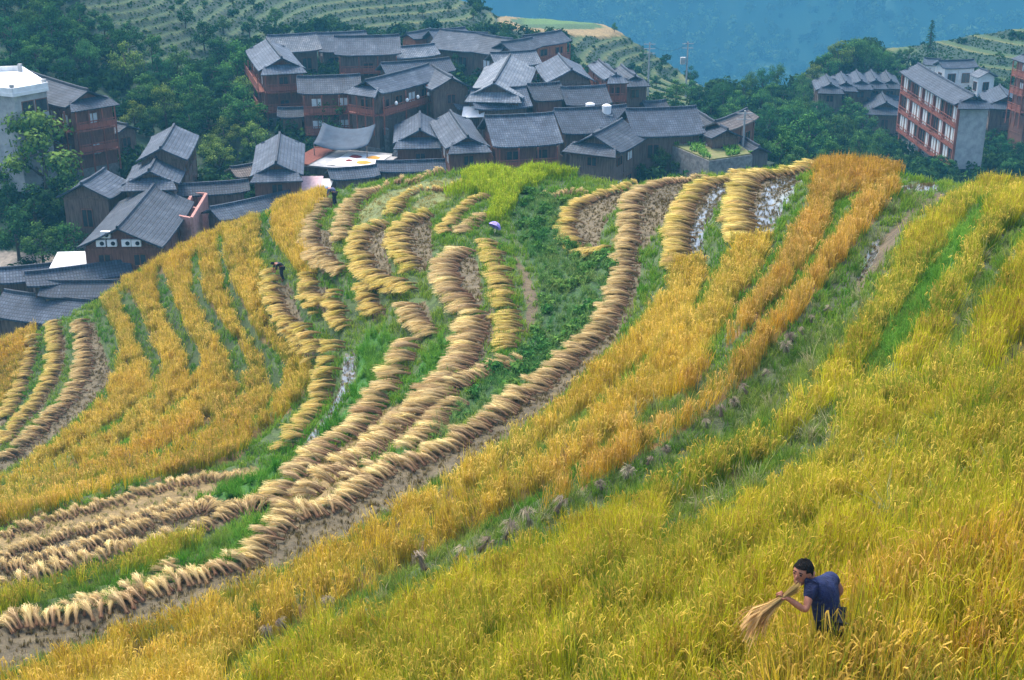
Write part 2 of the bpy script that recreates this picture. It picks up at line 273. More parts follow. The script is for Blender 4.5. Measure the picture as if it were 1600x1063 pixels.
# ------------------------------------------------------------------ object helpers
def s2l(r, g, b): return tuple(((c/255/12.92) if c/255 <= .04045 else ((c/255+.055)/1.055)**2.4) for c in (r, g, b))
def tag(o, label=None, cat=None, group=None, kind=None):
    if label: o['label'] = label
    if cat: o['category'] = cat
    if group: o['group'] = group
    if kind: o['kind'] = kind
    return o
def link_mesh(name, V, Fc, mat, parent=None, smooth=False, attrs=None):
    me = bpy.data.meshes.new(name); me.from_pydata([tuple(v) for v in V], [], [tuple(f) for f in Fc]); me.materials.append(mat)
    for an, vals in (attrs or {}).items():
        at = me.attributes.new(an, 'FLOAT', 'POINT'); at.data.foreach_set('value', np.asarray(vals, np.float32))
    if smooth: me.polygons.foreach_set('use_smooth', [True]*len(me.polygons))
    me.update(); o = bpy.data.objects.new(name, me); COL.objects.link(o)
    if parent: o.parent = parent
    return o
def empty(name, loc, rz=0, label=None, cat=None, group=None):
    o = bpy.data.objects.new(name, None); COL.objects.link(o); o.location = loc; o.rotation_euler = (0, 0, rz); o.empty_display_size = .3
    return tag(o, label, cat, group)
def copy_tree(o, parent=None):
    c = o.copy(); COL.objects.link(c)
    if parent: c.parent = parent
    for ch in list(o.children): copy_tree(ch, c)
    return c
class MB:
    def __init__(s): s.v = []; s.f = []
    def add(s, V, Fc): n = len(s.v); s.v += [tuple(v) for v in V]; s.f += [tuple(i+n for i in f) for f in Fc]; return s
    def box(s, x0, x1, y0, y1, z0, z1):
        return s.add([(x0,y0,z0),(x1,y0,z0),(x1,y1,z0),(x0,y1,z0),(x0,y0,z1),(x1,y0,z1),(x1,y1,z1),(x0,y1,z1)], [(0,3,2,1),(4,5,6,7),(0,1,5,4),(1,2,6,5),(2,3,7,6),(3,0,4,7)])
    def tube(s, pts, rad, n=6):
        P = [Vector(p) for p in pts]; rad = rad if hasattr(rad, '__len__') else [rad]*len(P); V = []; Fc = []
        for i, p in enumerate(P):
            d = (P[min(i+1, len(P)-1)]-P[max(i-1, 0)]).normalized(); u = d.orthogonal().normalized(); w = d.cross(u)
            if i and False: pass
            for k in range(n):
                a = 2*math.pi*k/n; V.append(p+u*math.cos(a)*rad[i]+w*math.sin(a)*rad[i])
        for i in range(len(P)-1):
            for k in range(n): Fc.append((i*n+k, i*n+(k+1) % n, (i+1)*n+(k+1) % n, (i+1)*n+k))
        Fc += [tuple(range(n))[::-1], tuple(range((len(P)-1)*n, len(P)*n))]
        return s.add(V, Fc)
    def slab(s, quad, t):
        q = [Vector(p) for p in quad]; nr = (q[1]-q[0]).cross(q[-1]-q[0]).normalized()
        if nr.z < 0: nr = -nr
        n = len(q); V = q+[p-nr*t for p in q]
        return s.add(V, [tuple(range(n)), tuple(range(2*n-1, n-1, -1))]+[(i, i+n, (i+1) % n+n, (i+1) % n) for i in range(n)])
    def build(s, name, mat, parent=None, smooth=False): return link_mesh(name, s.v, s.f, mat, parent, smooth)

# ------------------------------------------------------------------ materials
def newmat(name):
    m = bpy.data.materials.new(name); m.use_nodes = True; nt = m.node_tree
    return m, nt, nt.nodes, nt.links, nt.nodes['Principled BSDF']
def noisy(name, c1, c2, scale=3.0, rough=.85, coord='Object', bump=0.0, detail=5, c3=None, spec=.3, stretch=None, obj_var=0):
    m, nt, N, L, B = newmat(name); tc = N.new('ShaderNodeTexCoord'); src = tc.outputs[coord]
    if stretch:
        mp = N.new('ShaderNodeMapping'); mp.inputs['Scale'].default_value = stretch; L.new(src, mp.inputs[0]); src = mp.outputs[0]
    no = N.new('ShaderNodeTexNoise'); no.inputs['Scale'].default_value = scale; no.inputs['Detail'].default_value = detail; no.inputs['Roughness'].default_value = .65; L.new(src, no.inputs['Vector'])
    cr = N.new('ShaderNodeValToRGB'); cr.color_ramp.elements[0].position = .32; cr.color_ramp.elements[1].position = .68
    cr.color_ramp.elements[0].color = (*c1, 1); cr.color_ramp.elements[1].color = (*c2, 1)
    if c3: e = cr.color_ramp.elements.new(.5); e.color = (*c3, 1)
    L.new(no.outputs['Fac'], cr.inputs[0]); out = cr.outputs[0]
    if obj_var:
        oi = N.new('ShaderNodeObjectInfo'); hs = N.new('ShaderNodeHueSaturation'); mr = N.new('ShaderNodeMapRange'); mr.inputs[3].default_value = 1-obj_var; mr.inputs[4].default_value = 1+obj_var
        L.new(oi.outputs['Random'], mr.inputs[0]); L.new(mr.outputs[0], hs.inputs['Value']); L.new(out, hs.inputs['Color']); out = hs.outputs[0]
    L.new(out, B.inputs['Base Color']); B.inputs['Roughness'].default_value = rough; B.inputs['Specular IOR Level'].default_value = spec
    if bump:
        bp = N.new('ShaderNodeBump'); bp.inputs['Strength'].default_value = bump; bp.inputs['Distance'].default_value = .1; L.new(no.outputs['Fac'], bp.inputs['Height']); L.new(bp.outputs[0], B.inputs['Normal'])
    return m
def plain(name, c, rough=.7, metal=0): return noisy(name, tuple(v*.86 for v in c), tuple(v*1.12 for v in c), 4.0, rough)
def leafmat(name, inst=True, ca=None, cb=None, trans=.35):
    """blades and leaves: colour runs from ca (k=0) to cb (k=1) along each blade, with a value v of its own per blade"""
    m, nt, N, L, B = newmat(name); N.remove(B)
    mix = N.new('ShaderNodeMix'); mix.data_type = 'RGBA'
    k = N.new('ShaderNodeAttribute'); k.attribute_name = 'k'; L.new(k.outputs['Fac'], mix.inputs[0])
    if inst:
        for i, nm in ((6, 'ca'), (7, 'cb')):
            a = N.new('ShaderNodeAttribute'); a.attribute_type = 'INSTANCER'; a.attribute_name = nm; L.new(a.outputs['Color'], mix.inputs[i])
    else: mix.inputs[6].default_value = (*ca, 1); mix.inputs[7].default_value = (*cb, 1)
    v = N.new('ShaderNodeAttribute'); v.attribute_name = 'v'; hs = N.new('ShaderNodeHueSaturation'); L.new(mix.outputs[2], hs.inputs['Color'])
    if inst: L.new(v.outputs['Fac'], hs.inputs['Value'])
    else:
        oi = N.new('ShaderNodeObjectInfo'); mr = N.new('ShaderNodeMapRange'); mr.inputs[3].default_value = .78; mr.inputs[4].default_value = 1.22; L.new(oi.outputs['Random'], mr.inputs[0])
        mu = N.new('ShaderNodeMath'); mu.operation = 'MULTIPLY'; L.new(v.outputs['Fac'], mu.inputs[0]); L.new(mr.outputs[0], mu.inputs[1]); L.new(mu.outputs[0], hs.inputs['Value'])
        mh = N.new('ShaderNodeMapRange'); mh.inputs[3].default_value = .485; mh.inputs[4].default_value = .515; L.new(oi.outputs['Random'], mh.inputs[0]); L.new(mh.outputs[0], hs.inputs['Hue'])
    d = N.new('ShaderNodeBsdfDiffuse'); t = N.new('ShaderNodeBsdfTranslucent'); ms = N.new('ShaderNodeMixShader'); ms.inputs[0].default_value = trans
    L.new(hs.outputs[0], d.inputs[0]); L.new(hs.outputs[0], t.inputs[0]); L.new(d.outputs[0], ms.inputs[1]); L.new(t.outputs[0], ms.inputs[2])
    L.new(ms.outputs[0], N['Material Output'].inputs[0]); return m

# ground sheets: base colour by land cover (attribute col), broken up by noise, wet paddies glossy
def ground_mat():
    m, nt, N, L, B = newmat('soil'); a = N.new('ShaderNodeAttribute'); a.attribute_name = 'col'; w = N.new('ShaderNodeAttribute'); w.attribute_name = 'wet'
    tc = N.new('ShaderNodeTexCoord'); n1 = N.new('ShaderNodeTexNoise'); n1.inputs['Scale'].default_value = 1.7; n1.inputs['Detail'].default_value = 8; n1.inputs['Roughness'].default_value = .7; L.new(tc.outputs['Object'], n1.inputs['Vector'])
    mr = N.new('ShaderNodeMapRange'); mr.inputs[1].default_value = .25; mr.inputs[2].default_value = .75; mr.inputs[3].default_value = .42; mr.inputs[4].default_value = 1.5; L.new(n1.outputs['Fac'], mr.inputs[0])
    hs = N.new('ShaderNodeHueSaturation'); L.new(a.outputs['Color'], hs.inputs['Color']); L.new(mr.outputs[0], hs.inputs['Value'])
    n2 = N.new('ShaderNodeTexNoise'); n2.inputs['Scale'].default_value = 2.2; n2.inputs['Detail'].default_value = 3; L.new(tc.outputs['Object'], n2.inputs['Vector'])
    pd = N.new('ShaderNodeMapRange'); pd.inputs[1].default_value = .40; pd.inputs[2].default_value = .46; L.new(n2.outputs['Fac'], pd.inputs[0])
    mu = N.new('ShaderNodeMath'); mu.operation = 'MULTIPLY'; L.new(pd.outputs[0], mu.inputs[0]); L.new(w.outputs['Fac'], mu.inputs[1])
    mx = N.new('ShaderNodeMix'); mx.data_type = 'RGBA'; L.new(mu.outputs[0], mx.inputs[0]); L.new(hs.outputs[0], mx.inputs[6]); mx.inputs[7].default_value = (.10, .11, .11, 1)
    L.new(mx.outputs[2], B.inputs['Base Color'])
    rr = N.new('ShaderNodeMapRange'); rr.inputs[3].default_value = .9; rr.inputs[4].default_value = .06; L.new(mu.outputs[0], rr.inputs[0]); L.new(rr.outputs[0], B.inputs['Roughness'])
    iv = N.new('ShaderNodeMath'); iv.operation = 'SUBTRACT'; iv.inputs[0].default_value = 1; L.new(mu.outputs[0], iv.inputs[1])
    bp = N.new('ShaderNodeBump'); bp.inputs['Distance'].default_value = .25; L.new(iv.outputs[0], bp.inputs['Strength']); L.new(n1.outputs['Fac'], bp.inputs['Height']); L.new(bp.outputs[0], B.inputs['Normal'])
    return m
SOIL = ground_mat()
CC = np.zeros((32, 3)); CC[:] = s2l(80, 100, 45)
for c, v in {GRASS:(70,88,38), GOLD:(110,88,38), FORE:(96,92,34), ORANGE:(110,82,36), STUB:(104,92,66), WET:(104,96,76), MUD:(98,84,58), GULLY:(52,84,40), LUSH:(60,110,34), LITTER:(140,118,74), GSTUB:(110,118,62), GREENR:(100,112,30), WEED:(74,84,46), AMBER:(106,84,38), SCRUB:(34,60,34), TERRC:(96,116,58), DIRT:(140,130,116), GARDEN:(74,106,48), WOOD:(40,66,46)}.items(): CC[c] = s2l(*v)
def sheet(name, az, rad, label, flat=True):
    A, Rr = np.meshgrid(az, rad); x = np.sin(A)*Rr; y = np.cos(A)*Rr
    z, t, w = ground(x, y); cv = cover(x, y, z, w); r = Rr
    col = CC[cv].copy()
    tone = .75+.5*fbm(x*.25, y*.25, 5); col *= tone[..., None]
    mud = np.isin(cv, (STUB, MUD, LITTER)); z = z+np.where(mud, .10*(fbm(x*1.6, y*1.6, 2)-.5), .05*(fbm(x*.9, y*.9, 2)-.5))*(w < .5)
    cv = np.where((r > 330), SCRUB, cv); tm = (cv == TERRC)
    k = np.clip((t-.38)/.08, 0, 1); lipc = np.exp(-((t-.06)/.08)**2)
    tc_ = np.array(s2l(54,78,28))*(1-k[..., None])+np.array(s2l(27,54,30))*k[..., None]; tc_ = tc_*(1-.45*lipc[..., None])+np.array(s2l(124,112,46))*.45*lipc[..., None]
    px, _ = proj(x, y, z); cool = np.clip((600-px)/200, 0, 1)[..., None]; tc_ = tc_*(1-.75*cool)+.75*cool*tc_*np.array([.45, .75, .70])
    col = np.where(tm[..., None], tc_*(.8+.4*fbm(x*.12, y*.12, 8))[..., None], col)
    mt = sstep(320, 420, r); mc = np.array(s2l(44,76,54))*(.3+1.4*fbm((x+.6*z)*.012, (z*1.6+.4*x)*.012, 4))[..., None]; col = col*(1-mt[..., None])+mc*mt[..., None]
    nr, na = A.shape; V = np.stack([x, y, z], -1).reshape(-1, 3)
    i = np.arange(nr-1)[:, None]*na+np.arange(na-1)[None]; q = np.stack([i, i+1, i+na+1, i+na], -1).reshape(-1, 4)[:, ::-1]
    me = bpy.data.meshes.new(name); me.vertices.add(len(V)); me.vertices.foreach_set('co', V.astype(np.float32).ravel())
    me.loops.add(len(q)*4); me.loops.foreach_set('vertex_index', q.astype(np.int32).ravel()); me.polygons.add(len(q)); me.polygons.foreach_set('loop_start', np.arange(0, len(q)*4, 4, dtype=np.int32))
    me.update(); me.polygons.foreach_set('use_smooth', np.ones(len(q), bool))
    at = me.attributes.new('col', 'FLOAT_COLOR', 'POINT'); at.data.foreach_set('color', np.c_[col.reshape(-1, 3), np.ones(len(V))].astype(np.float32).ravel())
    at = me.attributes.new('wet', 'FLOAT', 'POINT'); at.data.foreach_set('value', (cv == WET).astype(np.float32).ravel())
    me.materials.append(SOIL); o = bpy.data.objects.new(name, me); COL.objects.link(o); return tag(o, label, 'ground', kind='structure')
azn = np.concatenate([np.arange(-1.4, -.62, .02), np.arange(-.62, -.40, .004), np.arange(-.40, .40, .00115), np.arange(.40, .62, .004), np.arange(.62, 1.4, .02)])
radn = [1.0]
while radn[-1] < 10: radn.append(radn[-1]+.25)
while radn[-1] < 112: radn.append(radn[-1]+max(.085, .0034*radn[-1]))
radv = [radn[-1]]
while radv[-1] < 312: radv.append(radv[-1]+.75)
radm = [radv[-1]]
while radm[-1] < 2300: radm.append(radm[-1]*1.012)
sheet('terraced_hillside', azn, np.array(radn), 'terraced hillside of curving rice paddies and grassy banks')
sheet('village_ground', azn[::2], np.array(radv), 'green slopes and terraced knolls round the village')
sheet('far_mountain', azn[::3], np.array(radm), 'hazy blue wooded mountainside across the valley')
# ------------------------------------------------------------------ blades, tufts and the scattered stuff (rice, grass, stubble, scrub)
class Blades:
    def __init__(s): s.v = []; s.f = []; s.k = []; s.b = []
    def ribbon(s, pts, wid, side, ks, val):
        n = len(s.v); side = Vector(side).normalized()
        for p, w, k in zip(pts, wid, ks):
            p = Vector(p); s.v += [tuple(p-side*w/2), tuple(p+side*w/2)]; s.k += [k, k]; s.b += [val, val]
        for i in range(len(pts)-1): s.f.append((n+2*i, n+2*i+1, n+2*i+3, n+2*i+2))
    def quad(s, c, u, w, k, val):
        n = len(s.v); c = Vector(c); s.v += [tuple(c-u-w*.6), tuple(c+u*.2-w), tuple(c+u+w*.5), tuple(c-u*.1+w)]; s.k += [k]*4; s.b += [val]*4; s.f.append((n, n+1, n+2, n+3))
    def obj(s, name, mat, parent=None): return link_mesh(name, s.v, s.f, mat, parent, False, {'k': s.k, 'v': s.b})
U = random.uniform
def arc(base, az, h, reach, droop, n=4):
    """a blade that rises from base, leans towards az and bends over"""
    out = []
    for i in range(n+1):
        t = i/n; r = reach*t**1.7; z = h*t-droop*t**3; out.append((base[0]+math.cos(az)*r, base[1]+math.sin(az)*r, base[2]+z))
    return out
def rice_tuft(nl, nh, lw, hw, spread=.13, h=.92):
    b = Blades()
    for i in range(nl):          # upright leaves, some bent at the tip
        az = U(0, 6.283); base = (U(-spread, spread), U(-spread, spread), 0); hh = h*U(.70, 1.16); bend = random.random() < .3
        P = arc(base, az, hh, U(.22, .42) if bend else U(.02, .2), U(.1, .3)*hh if bend else 0, 4)
        b.ribbon(P, [lw*.7, lw, lw*.95, lw*.7, lw*.1], (-math.sin(az), math.cos(az), U(-.3, .3)), [0, .04, .15, .30, .45], U(.5, 1.35))
    for i in range(nh):          # ears that nod over
        az = U(0, 6.283); base = (U(-spread, spread), U(-spread, spread), .3*h); hh = h*U(.58, .80); P = arc(base, az, hh-.25*h, U(.03, .14), 0, 2)
        e = P[-1]; rr = U(.05, .16); dz = U(.0, .13)
        P += [(e[0]+math.cos(az)*rr*.45, e[1]+math.sin(az)*rr*.45, e[2]+.035), (e[0]+math.cos(az)*rr, e[1]+math.sin(az)*rr, e[2]+.01-dz)]
        b.ribbon(P, [lw*.35, lw*.45, hw*.8, hw, hw*.35], (-math.sin(az), math.cos(az), U(-.4, .4)), [.15, .6, 1, 1, 1], U(.66, 1.25))
    return b
def grass_tuft(n, w, h, spread, droop=.35):
    b = Blades()
    for i in range(n):
        az = U(0, 6.283); base = (U(-spread, spread), U(-spread, spread), -.03); hh = h*U(.5, 1.15)
        b.ribbon(arc(base, az, hh, U(.1, .6)*hh, U(0, droop)*hh, 3), [w, w, w*.75, w*.1], (-math.sin(az), math.cos(az), U(-.3, .3)), [0, .25, .6, 1], U(.65, 1.35))
    return b
def stub_tuft(n, w, h):
    b = Blades()
    for i in range(n):
        az = U(0, 6.283); r = U(0, .06); base = (math.cos(az)*r, math.sin(az)*r, -.03)
        b.ribbon(arc(base, az, h*U(.6, 1.2), U(0, .06), 0, 1), [w, w*.8], (-math.sin(az), math.cos(az), 0), [0, 1], U(.6, 1.2))
    return b
def bush(n, rad, hgt, leaf, lobes=5):
    b = Blades(); L_ = [(U(-.5, .5)*rad, U(-.5, .5)*rad, U(.3, .7)*hgt, U(.35, .65)*rad) for _ in range(lobes)]
    for i in range(n):
        cx, cy, cz, lr = random.choice(L_); d = Vector((random.gauss(0, 1), random.gauss(0, 1), random.gauss(.25, 1))).normalized()*lr*U(.55, 1.0)
        p = Vector((cx, cy, cz))+Vector((d.x, d.y, d.z*hgt/rad*.8)); p.z = max(p.z, .02)
        nrm = (d.normalized()+Vector((U(-.8, .8), U(-.8, .8), U(-.3, 1)))).normalized(); u = nrm.orthogonal().normalized(); u.rotate(Matrix.Rotation(U(0, 6.28), 3, nrm)); w = nrm.cross(u)
        s_ = leaf*U(.6, 1.3); b.quad(p, u*s_, w*s_*.55, U(0, 1), U(.65, 1.35))
    return b
SRC = bpy.data.collections.new('tuft_sources'); COL.children.link(SRC); SRC.hide_render = True
MI = leafmat('blade', True); MIL = leafmat('leafy_blade', True, trans=.25)
def variants(name, makers, mat):
    c = bpy.data.collections.new(name); SRC.children.link(c)
    for i, b in enumerate(makers):
        o = b.obj(name, mat); COL.objects.unlink(o); c.objects.link(o); o.hide_render = True; o['kind'] = 'helper'
    return c, len(makers)
def scatter(name, var, x, y, z, rot, scl, ca, cb, label, cat):
    """one object of stuff: points on the ground, a tuft on each"""
    c, nv = var; n = len(x); me = bpy.data.meshes.new(name); me.vertices.add(n); me.vertices.foreach_set('co', np.c_[x, y, z].astype(np.float32).ravel())
    for an, ty, val in (('rot', 'FLOAT_VECTOR', rot), ('scl', 'FLOAT_VECTOR', scl), ('ca', 'FLOAT_COLOR', np.c_[ca, np.ones(n)]), ('cb', 'FLOAT_COLOR', np.c_[cb, np.ones(n)]), ('var', 'INT', rng.integers(0, nv, n))):
        at = me.attributes.new(an, ty, 'POINT'); key = {'FLOAT_VECTOR': 'vector', 'FLOAT_COLOR': 'color', 'INT': 'value'}[ty]
        at.data.foreach_set(key, np.asarray(val, np.int32 if ty == 'INT' else np.float32).ravel())
    o = bpy.data.objects.new(name, me); COL.objects.link(o); tag(o, label, cat, kind='stuff')
    g = bpy.data.node_groups.new(name, 'GeometryNodeTree'); g.interface.new_socket('Geometry', in_out='INPUT', socket_type='NodeSocketGeometry'); g.interface.new_socket('Geometry', in_out='OUTPUT', socket_type='NodeSocketGeometry')
    N, L = g.nodes, g.links; gi = N.new('NodeGroupInput'); go = N.new('NodeGroupOutput'); ip = N.new('GeometryNodeInstanceOnPoints'); ci = N.new('GeometryNodeCollectionInfo')
    ci.inputs['Collection'].default_value = c; ci.inputs['Separate Children'].default_value = True; ci.inputs['Reset Children'].default_value = True
    def na(nm, ty):
        q = N.new('GeometryNodeInputNamedAttribute'); q.data_type = ty; q.inputs['Name'].default_value = nm; return [s for s in q.outputs if s.enabled and s.name == 'Attribute'][0]
    e = N.new('FunctionNodeEulerToRotation'); L.new(na('rot', 'FLOAT_VECTOR'), e.inputs[0])
    L.new(gi.outputs[0], ip.inputs['Points']); L.new(ci.outputs[0], ip.inputs['Instance']); ip.inputs['Pick Instance'].default_value = True
    L.new(na('var', 'INT'), ip.inputs['Instance Index']); L.new(e.outputs[0], ip.inputs['Rotation']); L.new(na('scl', 'FLOAT_VECTOR'), ip.inputs['Scale']); L.new(ip.outputs[0], go.inputs[0])
    md = o.modifiers.new('tufts', 'NODES'); md.node_group = g; return o
AZM = .50
def wedge(n, r0, r1):
    r = np.sqrt(rng.uniform(r0*r0, r1*r1, n)); a = rng.uniform(-AZM, AZM, n); return np.sin(a)*r, np.cos(a)*r, r
def cand(den, r0, r1):
    n = int(AZM*(r1*r1-r0*r0)*den); x, y, r = wedge(n, r0, r1); z, t, w = ground(x, y); return x, y, z, t, w, r, cover(x, y, z, w)
def mixc(c1, c2, t): return np.array(s2l(*c1))[None]*(1-t[:, None])+np.array(s2l(*c2))[None]*t[:, None]
def eul(n, lean=.12): return np.c_[rng.normal(0, lean, n), rng.normal(0, lean, n), rng.uniform(0, 6.283, n)]
def s3(n, lo, hi, zf=.12): s = rng.uniform(lo, hi, n); return np.c_[s, s, s*rng.uniform(1-zf, 1+zf, n)]
RICE_N = variants('rice_plant_near', [rice_tuft(24, 12, .012, .017, .14) for _ in range(8)], MI)
RICE_M = variants('rice_plant_mid', [rice_tuft(18, 11, .017, .024, .16) for _ in range(7)], MI)
RICE_F = variants('rice_plant_far', [rice_tuft(14, 11, .028, .036, .2) for _ in range(6)], MI)
TUFT_N = variants('grass_tuft_near', [grass_tuft(22, .014, .42, .14) for _ in range(5)], MI)
TUFT_F = variants('grass_tuft_far', [grass_tuft(16, .035, .42, .22) for _ in range(5)], MI)
PLUME = variants('tall_grass_tuft', [grass_tuft(26, .022, .95, .12, .6) for _ in range(5)], MI)
STUBV = variants('stubble_clump', [stub_tuft(12, .016, .13) for _ in range(4)], MI)
BUSHV = variants('shrub_clump', [bush(130, .5, .55, .085) for _ in range(5)], MIL)
SCRUBV = variants('scrub_clump', [bush(150, 1.4, 1.7, .26, 7) for _ in range(5)], MIL)
FARTREE = variants('far_tree_crown', [bush(90, 3.6, 6.5, .95, 7) for _ in range(5)], MIL)
# colour pairs (leaf, ear) for each crop: (low, high) ends of the local variation
CROP = {GOLD: (((126,146,26), (224,192,46)), ((186,150,62), (237,204,104))), FORE: (((66,130,14), (212,208,26)), ((160,134,48), (222,194,86))), ORANGE: (((142,138,30), (220,174,46)), ((184,142,66), (232,192,106))),
        AMBER: (((98,138,22), (228,192,36)), ((182,142,66), (236,196,102))), GREENR: (((100,150,8), (166,192,20)), ((146,162,34), (194,196,60)))}
def plant(name, codes, var, den, r0, r1, lo, hi, label, cat='rice'):
    x, y, z, t, w, r, cv = cand(den, r0, r1)
    cv = np.where((cv == AMBER) & (r < 30) & (rng.uniform(0, 1, len(x)) < .25+.5*fbm(x*.5, y*.5, 51)), FORE, cv); m = np.isin(cv, codes)
    x, y, z, cv = x[m], y[m], z[m], cv[m]; n = len(x)
    mx = np.clip(.5+1.6*(fbm(x*.22, y*.22, 21)-.5)+1.2*(fbm(x*1.1, y*1.1, 23)-.5)+rng.normal(0, .24, n), 0, 1); m2 = np.clip(.5+1.6*(fbm(x*.16+9, y*.16, 31)-.5)+rng.normal(0, .2, n), 0, 1)
    ca = np.zeros((n, 3)); cb = np.zeros((n, 3))
    for c in codes:
        k = cv == c; (a, b), (e, f) = CROP[c]; ca[k] = mixc(a, b, mx[k]); cb[k] = mixc(e, f, m2[k])
    return scatter(name, var, x, y, z-.03, eul(n, .16), s3(n, lo, hi), ca, cb, label, cat)
def cover_scatter(name, codes, var, den, r0, r1, lo, hi, c1, c2, c3, c4, label, cat, lean=.2, thin=None):
    x, y, z, t, w, r, cv = cand(den, r0, r1); m = np.isin(cv, codes)
    if thin is not None: m &= thin(x, y, t)
    x, y, z = x[m], y[m], z[m]; n = len(x); a = np.clip(.5+1.7*(fbm(x*.35, y*.35, 41)-.5)+rng.normal(0, .2, n), 0, 1)
    return scatter(name, var, x, y, z-.02, eul(n, lean), s3(n, lo, hi, .25), mixc(c1, c2, a), mixc(c3, c4, a), label, cat)
plant('rice_crop', ALLR, RICE_N, 25, 6, 26, .88, 1.08, 'dense yellow green ripe rice filling the near terrace round the stooping reaper')
plant('rice_crop', ALLR, RICE_M, 15, 26, 52, .85, 1.08, 'golden and orange ripe rice standing in the long curved middle strips')
plant('rice_crop', ALLR, RICE_F, 12, 52, 112, .8, 1.05, 'golden ripe rice in narrow curved strips on the far terraces')
cover_scatter('bank_grass', (GRASS, WEED, LUSH), TUFT_N, 16, 8, 40, .7, 1.25, (56,98,22), (100,132,40), (100,146,40), (160,164,78), 'green grass on the near terrace banks', 'grass')
cover_scatter('bank_grass', (GRASS, WEED), TUFT_F, 9, 40, 114, .6, 1.15, (62,114,22), (110,144,40), (100,152,40), (158,164,68), 'green and olive grass on the far terrace banks', 'grass')
cover_scatter('lush_grass', (LUSH,), PLUME, 12, 12, 100, .5, .95, (40,100,20), (70,128,30), (90,150,36), (140,176,70), 'bright green long grass on the damp banks', 'grass')
cover_scatter('weeds', (WEED,), PLUME, 2.2, 10, 75, .5, .95, (66,104,34), (112,122,56), (120,142,70), (190,172,136), 'tall feathery weeds along the overgrown bank', 'weeds', .25)
cover_scatter('gully_shrubs', (GULLY,), BUSHV, 1.5, 30, 90, .4, 1.2, (34,82,34), (64,108,44), (66,122,58), (122,150,70), 'dark green shrubs and creepers filling the gully', 'shrubs')
cover_scatter('gully_grass', (GULLY,), PLUME, 9.0, 30, 90, .35, .85, (40,104,46), (82,124,50), (92,150,78), (160,170,96), 'long blue green grass among the gully shrubs', 'grass', .3)
cover_scatter('stubble', (STUB, WET), STUBV, 24, 20, 112, .8, 1.3, (52,40,30), (74,58,38), (112,96,60), (150,134,84), 'rows of dark cut rice stubble on the drained paddies', 'stubble', .1)
cover_scatter('green_stubble', (GSTUB, LITTER), TUFT_F, 9, 30, 112, .35, .6, (96,110,44), (140,128,66), (150,150,80), (190,166,104), 'pale green regrowth and straw over the cut paddies', 'stubble', .3)
cover_scatter('hillside_scrub', (SCRUB, WOOD), SCRUBV, .20, 112, 300, .55, 1.5, (18,44,24), (34,64,30), (30,66,34), (70,96,44), 'dense dark green scrub covering the slopes round the village', 'scrub', .15)
cover_scatter('knoll_scrub', (TERRC,), SCRUBV, .012, 150, 300, .35, .9, (18,50,30), (34,70,36), (34,74,44), (70,100,52), 'scattered green bushes along the distant terraces', 'scrub', .15)
cover_scatter('terrace_banks', (TERRC,), SCRUBV, 2.0, 150, 300, .09, .20, (22,54,28), (44,84,36), (40,84,40), (84,116,54), 'rough dark green growth on the banks of the distant terraces', 'grass', .15, lambda x, y, t: t > .40)
n = 42000; x, y, r = wedge(n, 600, 1900); z, _, _ = ground(x, y); a = np.clip(.5+2.4*(fbm((x+.5*z)*.011, (z*1.7-.3*x)*.011, 7)-.5)+rng.normal(0, .34, len(x)), 0, 1)
scatter('far_forest', FARTREE, x, y, z, eul(len(x), .05), s3(len(x), .7, 2.1), mixc((10,28,20), (84,112,60), a), mixc((20,48,30), (124,142,84), a), 'far forest of dense trees on the hazy blue mountainside', 'forest')
# ------------------------------------------------------------------ cut sheaves laid in rows along the terrace lips
def sheaf_mesh(n=84, wid=.013, L_=1.12, fan=.24):
    b = Blades()
    for i in range(n):
        a = U(0, 6.283); r = math.sqrt(U(0, 1)); oy, oz = math.cos(a)*r, math.sin(a)*r; ln = L_*U(.82, 1.1); lift = U(.05, .17); dr = U(.16, .40)
        P = []; f = fan*U(.5, 1.15)
        for t in (0, .22, .5, .78, 1.0):
            rad = .085-.035*math.sin(min(t/.22, 1)*math.pi/2)+(f*max(t-.22, 0)**1.2)
            P.append((t*ln-.02, oy*rad+(.06*math.sin(9*t+i) if t > .7 else 0), .10+lift*math.sin(min(t, .55)/.55*math.pi/2)-dr*max(t-.5, 0)**1.6+oz*rad*.5))
        w = wid*U(.7, 1.3); b.ribbon(P, [w*.7, w*.6, w*.8, w*1.2, w*.6], (0, math.cos(a+1.57)+.4, math.sin(a+1.57)), [0, .2, .62, .92, 1.0], U(.7, 1.3))
    return b
STRAW = leafmat('straw_sheaf_blades', False, s2l(142,110,84), s2l(230,206,148), .2); GOLDS = leafmat('golden_sheaf_blades', False, s2l(140,110,76), s2l(232,208,128), .2)
sheaf_proto = {}
for nm, mt in (('straw', STRAW), ('gold', GOLDS)):
    sheaf_proto[nm] = []
    for i in range(6):
        b = sheaf_mesh(); me_o = b.obj('rice_sheaf', mt); sheaf_proto[nm].append(me_o.data); bpy.data.objects.remove(me_o)
SHEAFV = variants('sheaf_pile', [sheaf_mesh(56, .022) for _ in range(6)], MI)
